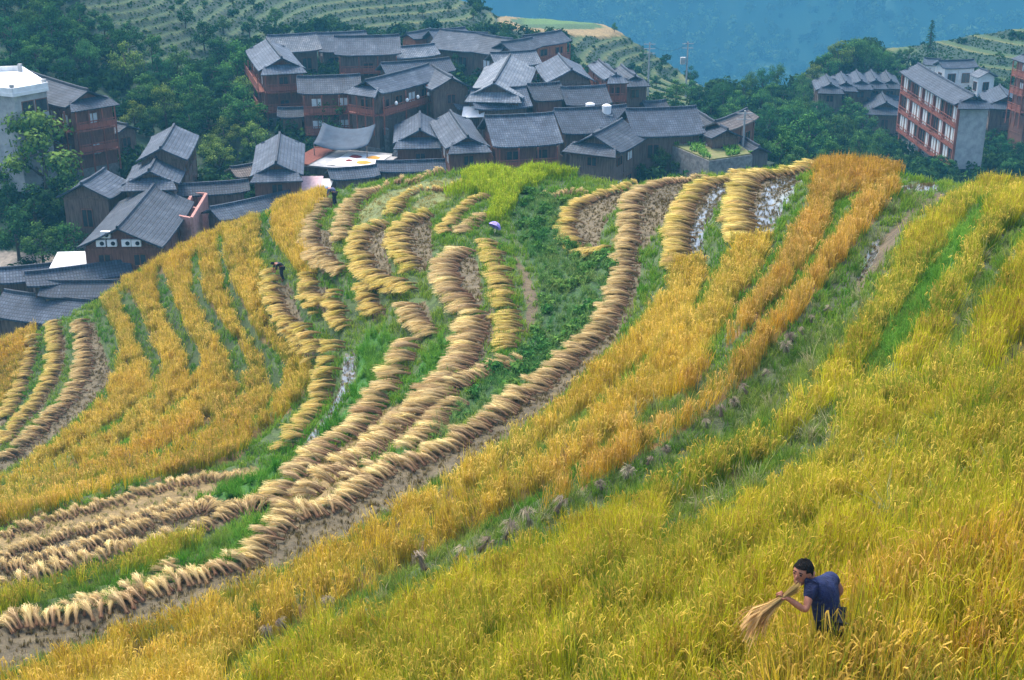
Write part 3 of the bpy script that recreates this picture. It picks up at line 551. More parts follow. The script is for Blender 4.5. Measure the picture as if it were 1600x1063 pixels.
ROWS = [
 ('straw', 1.15, 'pale rice sheaf in the longest row, laid along the edge of the wide mud paddy', LIP['R0'][1][:-1]),
 ('gold', 1.15, 'yellowish sheaf in the hooked row round the small stubble paddy beyond the gully', [(990,291),(925,302),(893,313),(874,336),(877,364),(895,388),(935,395)]),
 ('straw', 1.0, 'straw sheaf on the small ledge above the green gully', [(919,291),(880,290),(850,294)]),
 ('gold', 1.35, 'golden sheaf in the row beside the narrow flooded paddy', LIP['R1'][1][:5]), ('gold', 1.5, 'orange gold sheaf in the thick row beside the upper flooded paddy on the crest', LIP['R2'][1][:6]),
 ('gold', 1.2, 'yellow green sheaf in the row below the worker in black', [(412,440),(419,476),(434,510),(450,532),(470,560),(485,575)]),
 ('gold', 1.1, 'yellow green sheaf in the short rows between grassy banks', [(472,445),(478,470),(494,497)]), ('gold', 1.1, 'yellow green sheaf in the lowest short row between grassy banks', [(512,476),(517,507),(528,522)]),
 ('gold', 1.15, 'yellow sheaf in the row beside the curved flooded strip', [(508,560),(503,596),(487,639),(456,677),(434,702)]),
 ('straw', 1.2, 'sheaf in the curved row below the worker in the pale blue cap', [(503,316),(481,344),(477,382),(481,410),(503,432),(527,437)]),
 ('straw', 1.3, 'pale sheaf in the long top row curling round the green stubble paddy', [(690,271),(630,282),(575,299),(540,321),(527,354),(530,379)]),
 ('gold', 1.1, 'sheaf in the second row over the green stubble paddy', [(728,281),(655,296),(622,309),(604,335)]),
 ('gold', 1.4, 'golden brown sheaf in the biggest curved row of the middle terraces', [(590,350),(555,366),(546,388),(554,419),(576,448),(600,462),(632,468)]),
 ('gold', 1.1, 'yellow sheaf in the little row under the middle terraces', [(556,464),(566,482),(582,500)]),
 ('gold', 1.35, 'golden sheaf in the curved row beside the oval stubble paddy', [(665,335),(622,350),(607,378),(617,406),(639,428)]),
 ('straw', 1.5, 'brown straw sheaf in the double row beside the tall stubble paddy', [(716,391),(688,406),(679,429),(688,456),(713,481),(726,506),(717,540),(707,572),(682,600),(655,640)]),
 ('gold', 1.2, 'sheaf in the thin upright row left of the gully', [(753,377),(766,418),(773,447),(781,480),(785,517),(781,536)]),
 ('straw', 1.2, 'straw sheaf in the slanting row at the foot of the gully', [(803,549),(760,566),(712,591),(676,615),(640,652)]),
 ('straw', 1.2, 'straw sheaf in the short row below the gully path', [(627,485),(635,511),(665,533)]),
 ('gold', 1.0, 'small yellow sheaf high under the green rice', [(757,306),(728,319),(702,341),(683,366)]), ('straw', 1.0, 'small straw sheaf below the green rice', [(754,336),(728,351),(711,368)]),
 ('straw', 1.4, 'straw sheaf in the broad slanting row above the green grass slope', [(625,549),(604,595),(576,632),(551,669),(504,703),(463,737),(426,769),(400,785)]),
 ('straw', 1.3, 'straw sheaf in the second slanting row over the littered paddy', [(668,616),(640,646),(600,681),(560,716),(520,746),(470,776),(430,801)]), ('straw', 1.2, 'straw sheaf in the third slanting row over the littered paddy', [(700,622),(660,660),(640,690),(600,712),(540,746)]),
 ('straw', 1.05, 'straw sheaf in the lower left row just above the strip of standing rice', [(415,783),(375,790),(350,804),(290,833),(219,852),(125,874),(0,914)]),
 ('straw', .92, 'straw sheaf in the lower left brown row over the muddy ditch', [(369,789),(312,796),(219,824),(125,855),(0,889)]), ('straw', .85, 'straw sheaf in the thin lower left row below the green stubble', [(330,779),(250,798),(175,816),(90,839),(0,869)]),
 ('straw', .85, 'pale green sheaf in the uppermost lower left row under the orange rice', [(406,733),(312,746),(219,768),(94,805),(0,836)]), ('straw', 1.0, 'loose straw sheaf on the small patch beside the bright grass', [(270,881),(219,906),(160,926),(100,946)]),
 ('straw', 1.2, 'brown sheaf in the right row of the three rows at the left edge', [(116,508),(125,536),(125,571),(116,605),(87,639),(31,696),(0,719)]), ('gold', 1.1, 'sheaf in the middle row of the three rows at the left edge', [(75,508),(83,542),(75,589),(50,633),(0,693)]), ('gold', 1.1, 'sheaf in the outermost row at the left edge', [(44,537),(37,564),(28,602),(0,656)]),
]
def hit_smooth(px, py):
    a, b, c = ray(px, py); hd = math.hypot(a, b); r = np.arange(5, 125, .1); x = a/hd*r; y = b/hd*r; g = bil(NEAR, x, y)-c/hd*r; k = int(np.argmax(g >= 0)) if (g >= 0).any() else int(np.argmax(np.where(r < rcrest(x, y)+3, g, -99))); return x[k], y[k], c/hd*r[k]
def world_line(pts, step):
    P = densify(pts, 6); W = np.array([hit_smooth(a, b) for a, b in P])
    seg = np.hypot(np.diff(W[:, 0]), np.diff(W[:, 1])); keep = np.r_[True, seg < 4.5]; W = W[keep]
    for _ in range(6): W[1:-1, :2] = (W[:-2, :2]+2*W[1:-1, :2]+W[2:, :2])/4
    s = np.r_[0, np.cumsum(np.hypot(np.diff(W[:, 0]), np.diff(W[:, 1])))]; q = np.arange(0, s[-1], step)
    return np.c_[np.interp(q, s, W[:, 0]), np.interp(q, s, W[:, 1])]
sheaves = []
for kind, sc, label, pts in ROWS:
    sc *= .78
    W = world_line(pts, .20*sc); T = np.gradient(W, axis=0); T = np.stack([np.convolve(np.pad(T[:, q], 5, 'edge'), np.ones(11)/11, 'valid') for q in (0, 1)], 1); T /= np.linalg.norm(T, axis=1)[:, None]+1e-9
    gx, gy = grad(W[:, 0], W[:, 1], 2.0); nx, ny = -T[:, 1], T[:, 0]; sg = np.sign((nx*gx+ny*gy).sum()); nx, ny = nx*sg, ny*sg
    for i in range(len(W)):
        if U(0, 1) < .07: continue
        s_ = sc*U(.82, 1.16); o = .86*s_+random.gauss(0, .13); bx, by = W[i, 0]+nx[i]*o, W[i, 1]+ny[i]*o
        sheaves.append((bx, by, math.atan2(-ny[i], -nx[i])+random.gauss(0, .14), s_, kind, label))
SA = np.array([s[:4] for s in sheaves]); SZ = ground(SA[:, 0], SA[:, 1])[0]
SPX, SPY = proj(SA[:, 0], SA[:, 1], SZ); SD = np.sqrt(SA[:, 0]**2+SA[:, 1]**2+SZ**2)/SA[:, 3]
SD[(SPX < 5) | (SPX > 1595) | (SPY < 0) | (SPY > 1058)] += 500
order = np.argsort(SD); single = order[:300]; rest = order[300:]
print('sheaves', len(sheaves), 'single to', SD[single[-1]])
for i in single:
    bx, by, rz, s_, kind, label = sheaves[i]
    o = bpy.data.objects.new('rice_sheaf', random.choice(sheaf_proto[kind])); COL.objects.link(o); o.location = (bx, by, SZ[i]+.02); o.rotation_euler = (U(-.15, .15), U(-.08, .16), rz); o.scale = (s_, s_, s_)
    tag(o, label, 'rice sheaf', 'cut rice sheaves laid in rows on the terraces')
n = len(rest); kd = np.array([sheaves[i][4] == 'gold' for i in rest]); a = np.clip(rng.normal(.5, .3, n), 0, 1)
ca = np.where(kd[:, None], mixc((122,96,70), (154,124,94), a), mixc((120,92,72), (154,122,96), a)); cb = np.where(kd[:, None], mixc((214,196,104), (236,210,134), a), mixc((208,184,126), (234,210,152), a))
scatter('rice_sheaves', SHEAFV, SA[rest, 0], SA[rest, 1], SZ[rest]+.02, np.c_[rng.normal(0, .1, n), rng.normal(.03, .08, n), SA[rest, 2]], np.repeat(SA[rest, 3:4], 3, 1), ca, cb, 'hundreds of straw and golden sheaves in rows on the farther terraces', 'sheaves')

# ------------------------------------------------------------------ small grey bundles standing in the weedy bank
def stook_mesh():
    b = Blades()
    for i in range(70):
        az = U(0, 6.283); r = U(.03, .17); base = (math.cos(az)*r, math.sin(az)*r, 0)
        P = [base, (math.cos(az)*r*.45, math.sin(az)*r*.45, .26), (math.cos(az)*.035, math.sin(az)*.035, .42), (math.cos(az)*U(.08, .22), math.sin(az)*U(.08, .22), U(.44, .62)), (math.cos(az)*U(.2, .36), math.sin(az)*U(.2, .36), U(.22, .5))]
        b.ribbon(P, [.014, .014, .014, .02, .01], (-math.sin(az), math.cos(az), .1), [0, .3, .5, .9, 1], U(.6, 1.25))
    return b
STOOK = leafmat('grey_straw', False, s2l(108,96,80), s2l(166,150,126), .2)
stooks = []
for i in range(4): q = stook_mesh().obj('straw_bundle', STOOK); stooks.append(q.data); bpy.data.objects.remove(q)
BK = [(712,893),(750,879),(790,857),(828,838),(869,817),(940,780),(977,760),(665,908),(1166,628),(1147,647),(1042,720),(1104,683),(1126,666),(453,999),(416,1015),(512,970),(1287,497),(1266,516),(1253,535),(1237,546),(1228,563),(1190,600),(1010,742)]
for i, (px, py) in enumerate(BK):
    x, y, z = hit(px, py); o = bpy.data.objects.new('straw_bundle', stooks[i % 4]); COL.objects.link(o); o.location = (x, y, z+.25); o.rotation_euler = (U(-.7, .7), U(-.7, .7), U(0, 6.28)); s_ = U(.42, .78); o.scale = (s_, s_, s_)
    tag(o, 'small grey straw bundle stood in the weedy bank above the near rice field', 'straw bundle', 'straw bundles standing along the weedy bank')

# ------------------------------------------------------------------ people
def skin(name, J, E, mat, parent=None, sub=2, root=0):
    """one continuous surface grown over a jointed skeleton: J = [(position, rx, ry)]"""
    me = bpy.data.meshes.new(name); me.from_pydata([tuple(j[0]) for j in J], E, []); o = bpy.data.objects.new(name, me); COL.objects.link(o)
    sk = o.modifiers.new('skin', 'SKIN'); sk.use_smooth_shade = True
    if not me.skin_vertices: 
        bm = bmesh.new(); bm.from_mesh(me); bm.verts.layers.skin.verify(); bm.to_mesh(me); bm.free()
    for i, j in enumerate(J): me.skin_vertices[0].data[i].radius = (j[1], j[2]); me.skin_vertices[0].data[i].use_root = (i == root)
    ss = o.modifiers.new('sub', 'SUBSURF'); ss.levels = sub; ss.render_levels = sub
    dg = bpy.context.evaluated_depsgraph_get(); ev = o.evaluated_get(dg); m2 = bpy.data.meshes.new_from_object(ev); m2.name = name
    bpy.data.objects.remove(o); m2.materials.clear(); m2.materials.append(mat); m2.polygons.foreach_set('use_smooth', [True]*len(m2.polygons))
    r = bpy.data.objects.new(name, m2); COL.objects.link(r)
    if parent: r.parent = parent
    return r
def chain(n): return [(i, i+1) for i in range(n-1)]
def ball(bm_mb, c, r, sx=1, sy=1, sz=1, rot=None, seg=12, cut=None):
    V = []; Fc = []; rings = seg//2+1
    for i in range(rings):
        th = math.pi*i/(rings-1)
        for k in range(seg):
            a = 2*math.pi*k/seg; v = Vector((math.sin(th)*math.cos(a)*r*sx, math.sin(th)*math.sin(a)*r*sy, math.cos(th)*r*sz))
            if rot: v = rot @ v
            V.append(v+Vector(c))
    for i in range(rings-1):
        for k in range(seg):
            f = (i*seg+k, (i+1)*seg+k, (i+1)*seg+(k+1) % seg, i*seg+(k+1) % seg)
            if cut is None or cut(sum((V[j] for j in f), Vector())/4): Fc.append(f)
    bm_mb.add(V, Fc)
SKIN = noisy('skin', s2l(138,88,66), s2l(166,112,86), 14, .6); HAIR = noisy('black_hair', (.006, .006, .006), (.02, .018, .017), 60, .9, stretch=(1, 1, .25), spec=.08, bump=.8); NAVY = noisy('navy_cloth', s2l(17,25,52), s2l(36,48,86), 9, .85, bump=.6); DARKC = noisy('dark_cloth', (.012, .014, .02), (.03, .034, .045), 8, .9)
gx_, gy_, gz_ = hit(1283, 1068); D0 = math.sqrt(gx_**2+gy_**2+gz_**2)
def jp(px, py, dd): return Vector(unproj_d(px, py, dd))
foot = Vector((gx_, gy_, gz_)); DD = D0-.62
pel = jp(1298, 978, DD+.10); print('pelvis above ground', pel.z-gz_, 'dist', DD)
chest = jp(1286, 930, DD-.05); neck = jp(1269, 903, DD-.16); headc = jp(1254, 894, DD-.20)
man = empty('person', foot, 0, 'man in navy short sleeved shirt stooping in rice with a cut sheaf in hand', 'person')
def rel(v): return Vector(v)-foot
shL = jp(1267, 917, DD-.24); elL = jp(1259, 955, DD-.28); wrL = jp(1235, 938, DD-.34); hdL = jp(1226, 932, DD-.35)
shR = jp(1298, 899, DD+.06); elR = jp(1314, 924, DD+.16); wrR = jp(1296, 940, DD+.24); hdR = jp(1289, 944, DD+.22)
up = Vector((0, 0, 1)); fwd = (headc-chest); fwd.z = 0; fwd.normalize(); lat = fwd.cross(up)
hipL = pel-lat*.09; hipR = pel+lat*.09
if True:
    kneeL = (hipL+foot)/2+fwd*.06-lat*.04; kneeR = (hipR+foot)/2+fwd*.08+lat*.06; ftL = Vector((foot.x, foot.y, gz_+.06))-lat*.14; ftR = Vector((foot.x, foot.y, gz_+.06))+lat*.16
    spine = (pel+chest)/2+up*.03
    J = [(rel(pel), .11, .10), (rel(spine), .11, .09), (rel(chest), .115, .09), (rel(neck), .06, .06), (rel(shL), .05, .05), (rel(elL), .042, .042), (rel(wrL), .028, .028), (rel(hdL), .036, .022), (rel(shR), .05, .05), (rel(elR), .042, .042), (rel(wrR), .028, .028), (rel(hdR), .036, .022),
         (rel(hipL), .085, .085), (rel(kneeL), .062, .062), (rel(ftL), .045, .045), (rel(ftL+fwd*.17), .035, .03), (rel(hipR), .085, .085), (rel(kneeR), .062, .062), (rel(ftR), .045, .045), (rel(ftR+fwd*.17), .035, .03)]
    E = [(0, 1), (1, 2), (2, 3), (2, 4), (4, 5), (5, 6), (6, 7), (2, 8), (8, 9), (9, 10), (10, 11), (0, 12), (12, 13), (13, 14), (14, 15), (0, 16), (16, 17), (17, 18), (18, 19)]
    body = skin('body', J, E, SKIN, man)
    # head, ears, nose, eyes and fingers joined into the same body mesh
    h = MB(); hf = (jp(1237, 905, DD-.36)-headc).normalized(); hs = hf.cross(up).normalized(); hu = hs.cross(hf).normalized(); RM = Matrix((hf, hs, hu)).transposed(); hc = rel(headc)
    ball(h, hc, .115, .90, .76, 1.05, RM, 20); ball(h, hc+hf*.045-hu*.07, .07, .85, .8, .9, RM, 14)
    h.tube([rel(neck)-Vector(hf)*.02, hc-hu*.03-hf*.03], [.058, .055], 10)
    ball(h, hc+hf*.108-hu*.02, .02, 1.0, .7, 1.3, RM, 8)
    for s_ in (-1, 1): ball(h, hc+hs*s_*.088-hu*.012-hf*.008, .032, .7, .35, 1, RM, 8); ball(h, hc+hf*.088+hs*s_*.035+hu*.012, .014, .6, 1, .7, RM, 8)
    h.tube([hc+hf*.10-hu*.062-hs*.025, hc+hf*.108-hu*.064, hc+hf*.10-hu*.062+hs*.025], [.006, .009, .006], 6)
    for hand, wr, cur in ((hdL, wrL, 1), (hdR, wrR, -1)):
        d = (hand-wr).normalized(); sd = d.cross(up).normalized(); dn = sd.cross(d)
        for k in range(4):
            b0 = rel(hand)+sd*(k-1.5)*.02+d*.02; ln = (.062, .074, .07, .055)[k]
            h.tube([b0, b0+d*ln*.5+dn*.008, b0+d*ln*.72-dn*.022, b0+d*ln*.5-dn*.05], [.0105, .010, .009, .0075], 6)
        b0 = rel(hand)-sd*.035-d*.015; h.tube([b0, b0-sd*.02+d*.03-dn*.01, b0+d*.055-dn*.035], [.012, .0105, .008], 6)
    hm = h.build('extra', SKIN)
    bm = bmesh.new(); bm.from_mesh(body.data); bm.from_mesh(hm.data); bm.to_mesh(body.data); bm.free(); bpy.data.objects.remove(hm); body.data.polygons.foreach_set('use_smooth', [True]*len(body.data.polygons))
    hr = MB(); ball(hr, hc+hu*.012-hf*.012, .124, .92, .80, 1.0, RM, 22, lambda c: (c-hc).dot(hu) > -.02+.75*max((c-hc).dot(hf)+.02, 0)+(.01 if (c-hc).dot(hf) > -.02 else -.04)); hr.v = [tuple(Vector(v)+(Vector(v)-hc).normalized()*U(-.008, .006)) for v in hr.v]
    hr.build('hair', HAIR, man, True)
    ey = MB()
    for s_ in (-1, 1): ball(ey, hc+hf*.094+hs*s_*.036+hu*.010, .0125, .7, 1.1, .7, RM, 8); ey.tube([hc+hf*.098+hs*s_*.016+hu*.034, hc+hf*.096+hs*s_*.055+hu*.032], [.006, .004], 5)
    ey.build('eyes_and_brows', HAIR, man, True)
    sl = lambda a, b, t: rel(a)*(1-t)+rel(b)*t
    J = [(rel(pel)-up*.07, .175, .16), (rel(spine), .17, .14), (rel(chest), .175, .135), (rel(neck)+(rel(chest)-rel(neck))*.3, .105, .095), (rel(shL), .082, .08), (sl(shL, elL, .62), .072, .07), (rel(shR), .082, .08), (sl(shR, elR, .62), .072, .07)]
    skin('shirt', J, [(0, 1), (1, 2), (2, 3), (2, 4), (4, 5), (2, 6), (6, 7)], NAVY, man)
    J = [(rel(pel), .155, .135), (rel(hipL), .105, .105), (rel(kneeL), .08, .08), (rel(ftL)+up*.05, .065, .065), (rel(hipR), .105, .105), (rel(kneeR), .08, .08), (rel(ftR)+up*.05, .065, .065)]
    skin('trousers', J, [(0, 1), (1, 2), (2, 3), (0, 4), (4, 5), (5, 6)], DARKC, man)
# the rice he stands in
n = 70; q = rng.uniform(-.75, .75, n); d_ = rng.uniform(.25, 1.3, n); cx_, cy_ = -foot.x/foot.xy.length, -foot.y/foot.xy.length; x = foot.x+cx_*d_-cy_*q; y = foot.y+cy_*d_+cx_*q; z = ground(x, y)[0]; a = rng.uniform(0, 1, n)
scatter('rice_crop', RICE_N, x, y, z-.03, eul(n, .16), s3(n, 1.0, 1.24), mixc((80,134,18), (218,190,32), a), mixc((160,130,52), (214,178,84), a), 'ripe rice standing in front of the stooping man, hiding his legs', 'rice')
# the sheaf in his hand
b = Blades(); hv = hdL; ax = (jp(1168, 976, DD-.45)-hdL); bx_ = (jp(1250, 914, DD-.34)-hdL)
for i in range(95):
    o = Vector((random.gauss(0, 1), random.gauss(0, 1), random.gauss(0, 1))); o1 = o.normalized()*random.random()**.5; n1 = ax.normalized(); o1 = o1-n1*o1.dot(n1)
    e = U(.72, 1.18); P = [hv+bx_*U(.6, 1.05)+o1*.07, hv+bx_*.4+o1*.05, hv+o1*.03, hv+ax*.45*e+o1*.08, hv+ax*.8*e+o1*.16, hv+ax*e+o1*.22-up*U(.02, .16)]
    b.ribbon([tuple(p-hv) for p in P], [.006, .007, .008, .010, .016, .007], (o1.cross(n1)+Vector((0, .01, .02))), [.15, .2, .35, .6, .95, 1], U(.65, 1.3))
hs_ = b.obj('rice_sheaf', leafmat('fresh_sheaf_blades', False, s2l(170,150,88), s2l(214,176,112), .25)); hs_.location = hv
tag(hs_, 'freshly cut fan shaped sheaf gripped in the hand of the navy shirted man', 'rice sheaf')
def far_worker(px, py, face, label, top, hatmat, hgt=1.0):
    x, y, z = hit(px, py); e = empty('person', (x, y, z), face, label, 'person'); s = hgt
    J = [((0, 0, .82*s), .13, .12), ((.12, 0, .98*s), .13, .12), ((.34, 0, 1.06*s), .15, .12), ((.46, 0, 1.04*s), .06, .06), ((.56, 0, 1.03*s), .10, .105), ((.34, .17, 1.0*s), .055, .055), ((.42, .20, .75*s), .042, .042), ((.52, .12, .52*s), .03, .03), ((.34, -.17, 1.0*s), .055, .055), ((.44, -.2, .76*s), .042, .042), ((.56, -.1, .54*s), .03, .03),
         ((0, .09, .78*s), .09, .09), ((.07, .1, .42*s), .065, .065), ((0, .11, .05), .045, .045), ((.15, .11, .03), .04, .03), ((0, -.09, .78*s), .09, .09), ((.06, -.1, .42*s), .065, .065), ((-.03, -.11, .05), .045, .045), ((.12, -.11, .03), .04, .03)]
    E = [(0, 1), (1, 2), (2, 3), (3, 4), (2, 5), (5, 6), (6, 7), (2, 8), (8, 9), (9, 10), (0, 11), (11, 12), (12, 13), (13, 14), (0, 15), (15, 16), (16, 17), (17, 18)]
    skin('body', J, E, SKIN, e)
    skin('jacket', [((-.02, 0, .80*s), .16, .15), ((.12, 0, 1.0*s), .165, .15), ((.36, 0, 1.08*s), .175, .145), ((.34, .18, 1.0*s), .075, .075), ((.42, .205, .74*s), .06, .06), ((.34, -.18, 1.0*s), .075, .075), ((.44, -.205, .75*s), .06, .06)], [(0, 1), (1, 2), (2, 3), (3, 4), (2, 5), (5, 6)], top, e)
    skin('trousers', [((0, 0, .80*s), .15, .14), ((0, .09, .76*s), .105, .105), ((.07, .1, .42*s), .085, .085), ((0, .11, .1), .07, .07), ((0, -.09, .76*s), .105, .105), ((.06, -.1, .42*s), .085, .085), ((-.03, -.11, .1), .07, .07)], [(0, 1), (1, 2), (2, 3), (0, 4), (4, 5), (5, 6)], DARKC, e)
    q = MB(); ball(q, (.545, 0, 1.06*s), .118, 1, 1, .95, None, 14, lambda c: c.z > 1.03*s+.3*max(c.x-.56, 0)); q.build('hair' if hatmat is HAIR else 'cap', hatmat, e, True)
far_worker(442, 439, R(205), 'stooping worker in black beside a row of sheaves on a far terrace', DARKC, HAIR, 1.05)
far_worker(524, 322, R(160), 'stooping worker in a pale blue cap at the crest near the village roofs', noisy('faded_blue_cloth', s2l(60,66,96), s2l(96,104,136), 8, .9), noisy('pale_cap', s2l(150,160,186), s2l(190,196,214), 8, .8), 1.1)
# purple umbrella left on the grass, with its shaft
x, y, z = hit(768, 368); um = empty('umbrella', (x, y, z), 0, 'small purple umbrella leaning open on the grass above the gully', 'umbrella'); PUR = noisy('purple_cloth', s2l(126,104,186), s2l(176,158,222), 6, .6)
q = MB(); V = [(0, 0, .95)]; n = 8
for ring, (rr, hh) in enumerate(((.22, .90), (.42, .74), (.52, .56))):
    for k in range(n): V.append((rr*math.cos(k*math.pi/4), rr*math.sin(k*math.pi/4), hh-(.03 if k % 2 and ring == 2 else 0)))
q.add(V, [(0, 1+k, 1+(k+1) % n) for k in range(n)]+[(1+r_*n+k, 1+(r_+1)*n+k, 1+(r_+1)*n+(k+1) % n, 1+r_*n+(k+1) % n) for r_ in range(2) for k in range(n)])
ca_ = q.build('canopy', PUR, um); q = MB().tube([(0, 0, .02), (0, 0, 1.0)], .012, 6); q.build('shaft', DARKC, um)
q = MB()
for k in range(n): q.tube([(0, 0, .93), (.5*math.cos(k*math.pi/4), .5*math.sin(k*math.pi/4), .565)], .005, 4)
q.build('ribs', DARKC, um); um.rotation_euler = (R(-28), R(30), 0); um.location.z += .1; um.scale = (.72, .72, .72)
# ------------------------------------------------------------------ the village: tile-roofed timber houses
def tile_mat(name, c1, c2, c3):
    m, nt, N, L, B = newmat(name); tc = N.new('ShaderNodeTexCoord'); oi = N.new('ShaderNodeObjectInfo')
    no = N.new('ShaderNodeTexNoise'); no.inputs['Scale'].default_value = .55; no.inputs['Detail'].default_value = 7; no.inputs['Roughness'].default_value = .72; L.new(tc.outputs['Object'], no.inputs['Vector'])
    cr = N.new('ShaderNodeValToRGB'); e = cr.color_ramp.elements; e[0].position = .30; e[0].color = (*c1, 1); e[1].position = .72; e[1].color = (*c3, 1); q = e.new(.5); q.color = (*c2, 1); L.new(no.outputs['Fac'], cr.inputs[0])
    br = N.new('ShaderNodeTexBrick'); br.inputs['Scale'].default_value = 1; br.inputs['Brick Width'].default_value = .27; br.inputs['Row Height'].default_value = .34; br.inputs['Mortar Size'].default_value = .055; br.inputs['Mortar Smooth'].default_value = .6; br.offset = 0
    br.inputs['Color1'].default_value = (.72, .72, .72, 1); br.inputs['Color2'].default_value = (1.25, 1.25, 1.25, 1); br.inputs['Mortar'].default_value = (.42, .42, .42, 1); L.new(tc.outputs['Object'], br.inputs['Vector'])
    mu = N.new('ShaderNodeMix'); mu.data_type = 'RGBA'; mu.blend_type = 'MULTIPLY'; mu.inputs[0].default_value = .85; L.new(cr.outputs[0], mu.inputs[6]); L.new(br.outputs['Color'], mu.inputs[7])
    hs = N.new('ShaderNodeHueSaturation'); mr = N.new('ShaderNodeMapRange'); mr.inputs[3].default_value = .72; mr.inputs[4].default_value = 1.3; L.new(oi.outputs['Random'], mr.inputs[0]); L.new(mr.outputs[0], hs.inputs['Value']); L.new(mu.outputs[2], hs.inputs['Color'])
    L.new(hs.outputs[0], B.inputs['Base Color']); B.inputs['Roughness'].default_value = .75
    bp = N.new('ShaderNodeBump'); bp.inputs['Distance'].default_value = .08; bp.inputs['Strength'].default_value = .7; L.new(br.outputs['Fac'], bp.inputs['Height']); bp.invert = True; L.new(bp.outputs[0], B.inputs['Normal'])
    return m
TILE = tile_mat('grey_roof_tiles', s2l(44,54,66), s2l(64,76,90), s2l(100,110,120)); TILE_P = tile_mat('pale_roof_tiles', s2l(72,82,92), s2l(100,108,116), s2l(142,146,146)); TILE_D = tile_mat('dark_roof_tiles', s2l(34,45,58), s2l(50,62,76), s2l(74,86,100)); TILE_B = tile_mat('brown_roof_tiles', s2l(104,94,88), s2l(128,116,106), s2l(150,138,128))
def wood_mat(name, c1, c2):
    m, nt, N, L, B = newmat(name); tc = N.new('ShaderNodeTexCoord'); mp = N.new('ShaderNodeMapping'); mp.inputs['Scale'].default_value = (5, 5, .5); L.new(tc.outputs['Object'], mp.inputs[0])
    no = N.new('ShaderNodeTexNoise'); no.inputs['Scale'].default_value = 1.6; no.inputs['Detail'].default_value = 6; L.new(mp.outputs[0], no.inputs['Vector'])
    cr = N.new('ShaderNodeValToRGB'); e = cr.color_ramp.elements; e[0].position = .3; e[0].color = (*c1, 1); e[1].position = .7; e[1].color = (*c2, 1); L.new(no.outputs['Fac'], cr.inputs[0])
    L.new(cr.outputs[0], B.inputs['Base Color']); B.inputs['Roughness'].default_value = .8; return m
WOOD_D = wood_mat('dark_weathered_wood', s2l(72,56,48), s2l(124,100,84)); WOOD_R = wood_mat('reddish_wood', s2l(88,54,42), s2l(134,88,68)); WOOD_O = wood_mat('orange_wood', s2l(150,84,50), s2l(190,120,78)); WOOD_G = wood_mat('grey_wood', s2l(76,68,64), s2l(118,106,98))
RAIL = wood_mat('red_rail_wood', s2l(112,58,42), s2l(158,90,66)); STONE = noisy('rubble_stone', s2l(96,94,90), s2l(146,142,134), 2.2, .9, bump=.7); CONC = noisy('concrete', s2l(138,138,136), s2l(176,174,170), 1.2, .85); WHITE = noisy('white_plaster', s2l(206,204,200), s2l(236,234,230), 1.0, .8)
GLASS = noisy('dark_window_glass', (.015, .018, .022), (.05, .055, .06), 1.5, .15, spec=.6); PALEG = noisy('curtained_window_glass', s2l(176,186,186), s2l(226,228,224), 1.5, .3); FRAME = wood_mat('window_frame_wood', s2l(92,58,44), s2l(132,88,66))
BRICK = noisy('pink_brick', s2l(160,110,98), s2l(196,146,132), 2.5, .9); TARP = noisy('blue_tarpaulin', s2l(38,54,70), s2l(60,78,94), 1.2, .7); CLOTHW = noisy('white_sheet', s2l(214,212,206), s2l(240,238,232), 2, .8)
win_me = {}
def window_mesh():
    f = MB(); t = .07
    for a in ((-.5, -.5+t, 0, 1), (.5-t, .5, 0, 1), (-t/2, t/2, t, 1-t)): f.box(a[0], a[1], 0, .06, a[2], a[3])
    f.box(-.5+t, .5-t, 0, .06, 0, t); f.box(-.5+t, .5-t, 0, .06, 1-t, 1)
    p = MB().box(-.5+t, .5-t, 0, .03, t, 1-t); return f, p
def add_window(par, loc, rz, w, h, pane=GLASS):
    if 'f' not in win_me:
        f, p = window_mesh(); o = f.build('window', FRAME); win_me['f'] = o.data; bpy.data.objects.remove(o)
    if pane.name not in win_me:
        f, p = window_mesh(); q = p.build('pane', pane); win_me[pane.name] = q.data; bpy.data.objects.remove(q)
    o = bpy.data.objects.new('window', win_me['f']); COL.objects.link(o); o.parent = par; o.location = loc; o.rotation_euler = (0, 0, rz); o.scale = (w, 1, h)
    q = bpy.data.objects.new('pane', win_me[pane.name]); COL.objects.link(q); q.parent = o; return o
def roof_profile(L, W, hr, s, up=.22, nx=8, ny=4, t=.16):
    V = []; Fc = []; ys = [(-1+2*j/(2*ny)) for j in range(2*ny+1)]
    for lay in (0, -t):
        for i in range(nx+1):
            x = -L/2+L*i/nx
            for yy in ys:
                a = abs(yy); z = hr-s*W/2*(a*1.10-.10*a*a)+up*abs(2*i/nx-1)**4*(.4+.6*a)+lay; V.append((x, yy*W/2, z))
    m = 2*ny+1; n1 = (nx+1)*m
    for i in range(nx):
        for j in range(2*ny):
            a = i*m+j; Fc.append((a, a+m, a+m+1, a+1)); Fc.append((n1+a, n1+a+1, n1+a+m+1, n1+a+m))
    for i in range(nx):
        for j in (0, 2*ny): a = i*m+j; q = (a, a+m, n1+a+m, n1+a); Fc.append(q if j else q[::-1])
    for j in range(2*ny):
        for i in (0, nx): a = i*m+j; q = (a, a+1, n1+a+1, n1+a); Fc.append(q[::-1] if i else q)
    return V, Fc
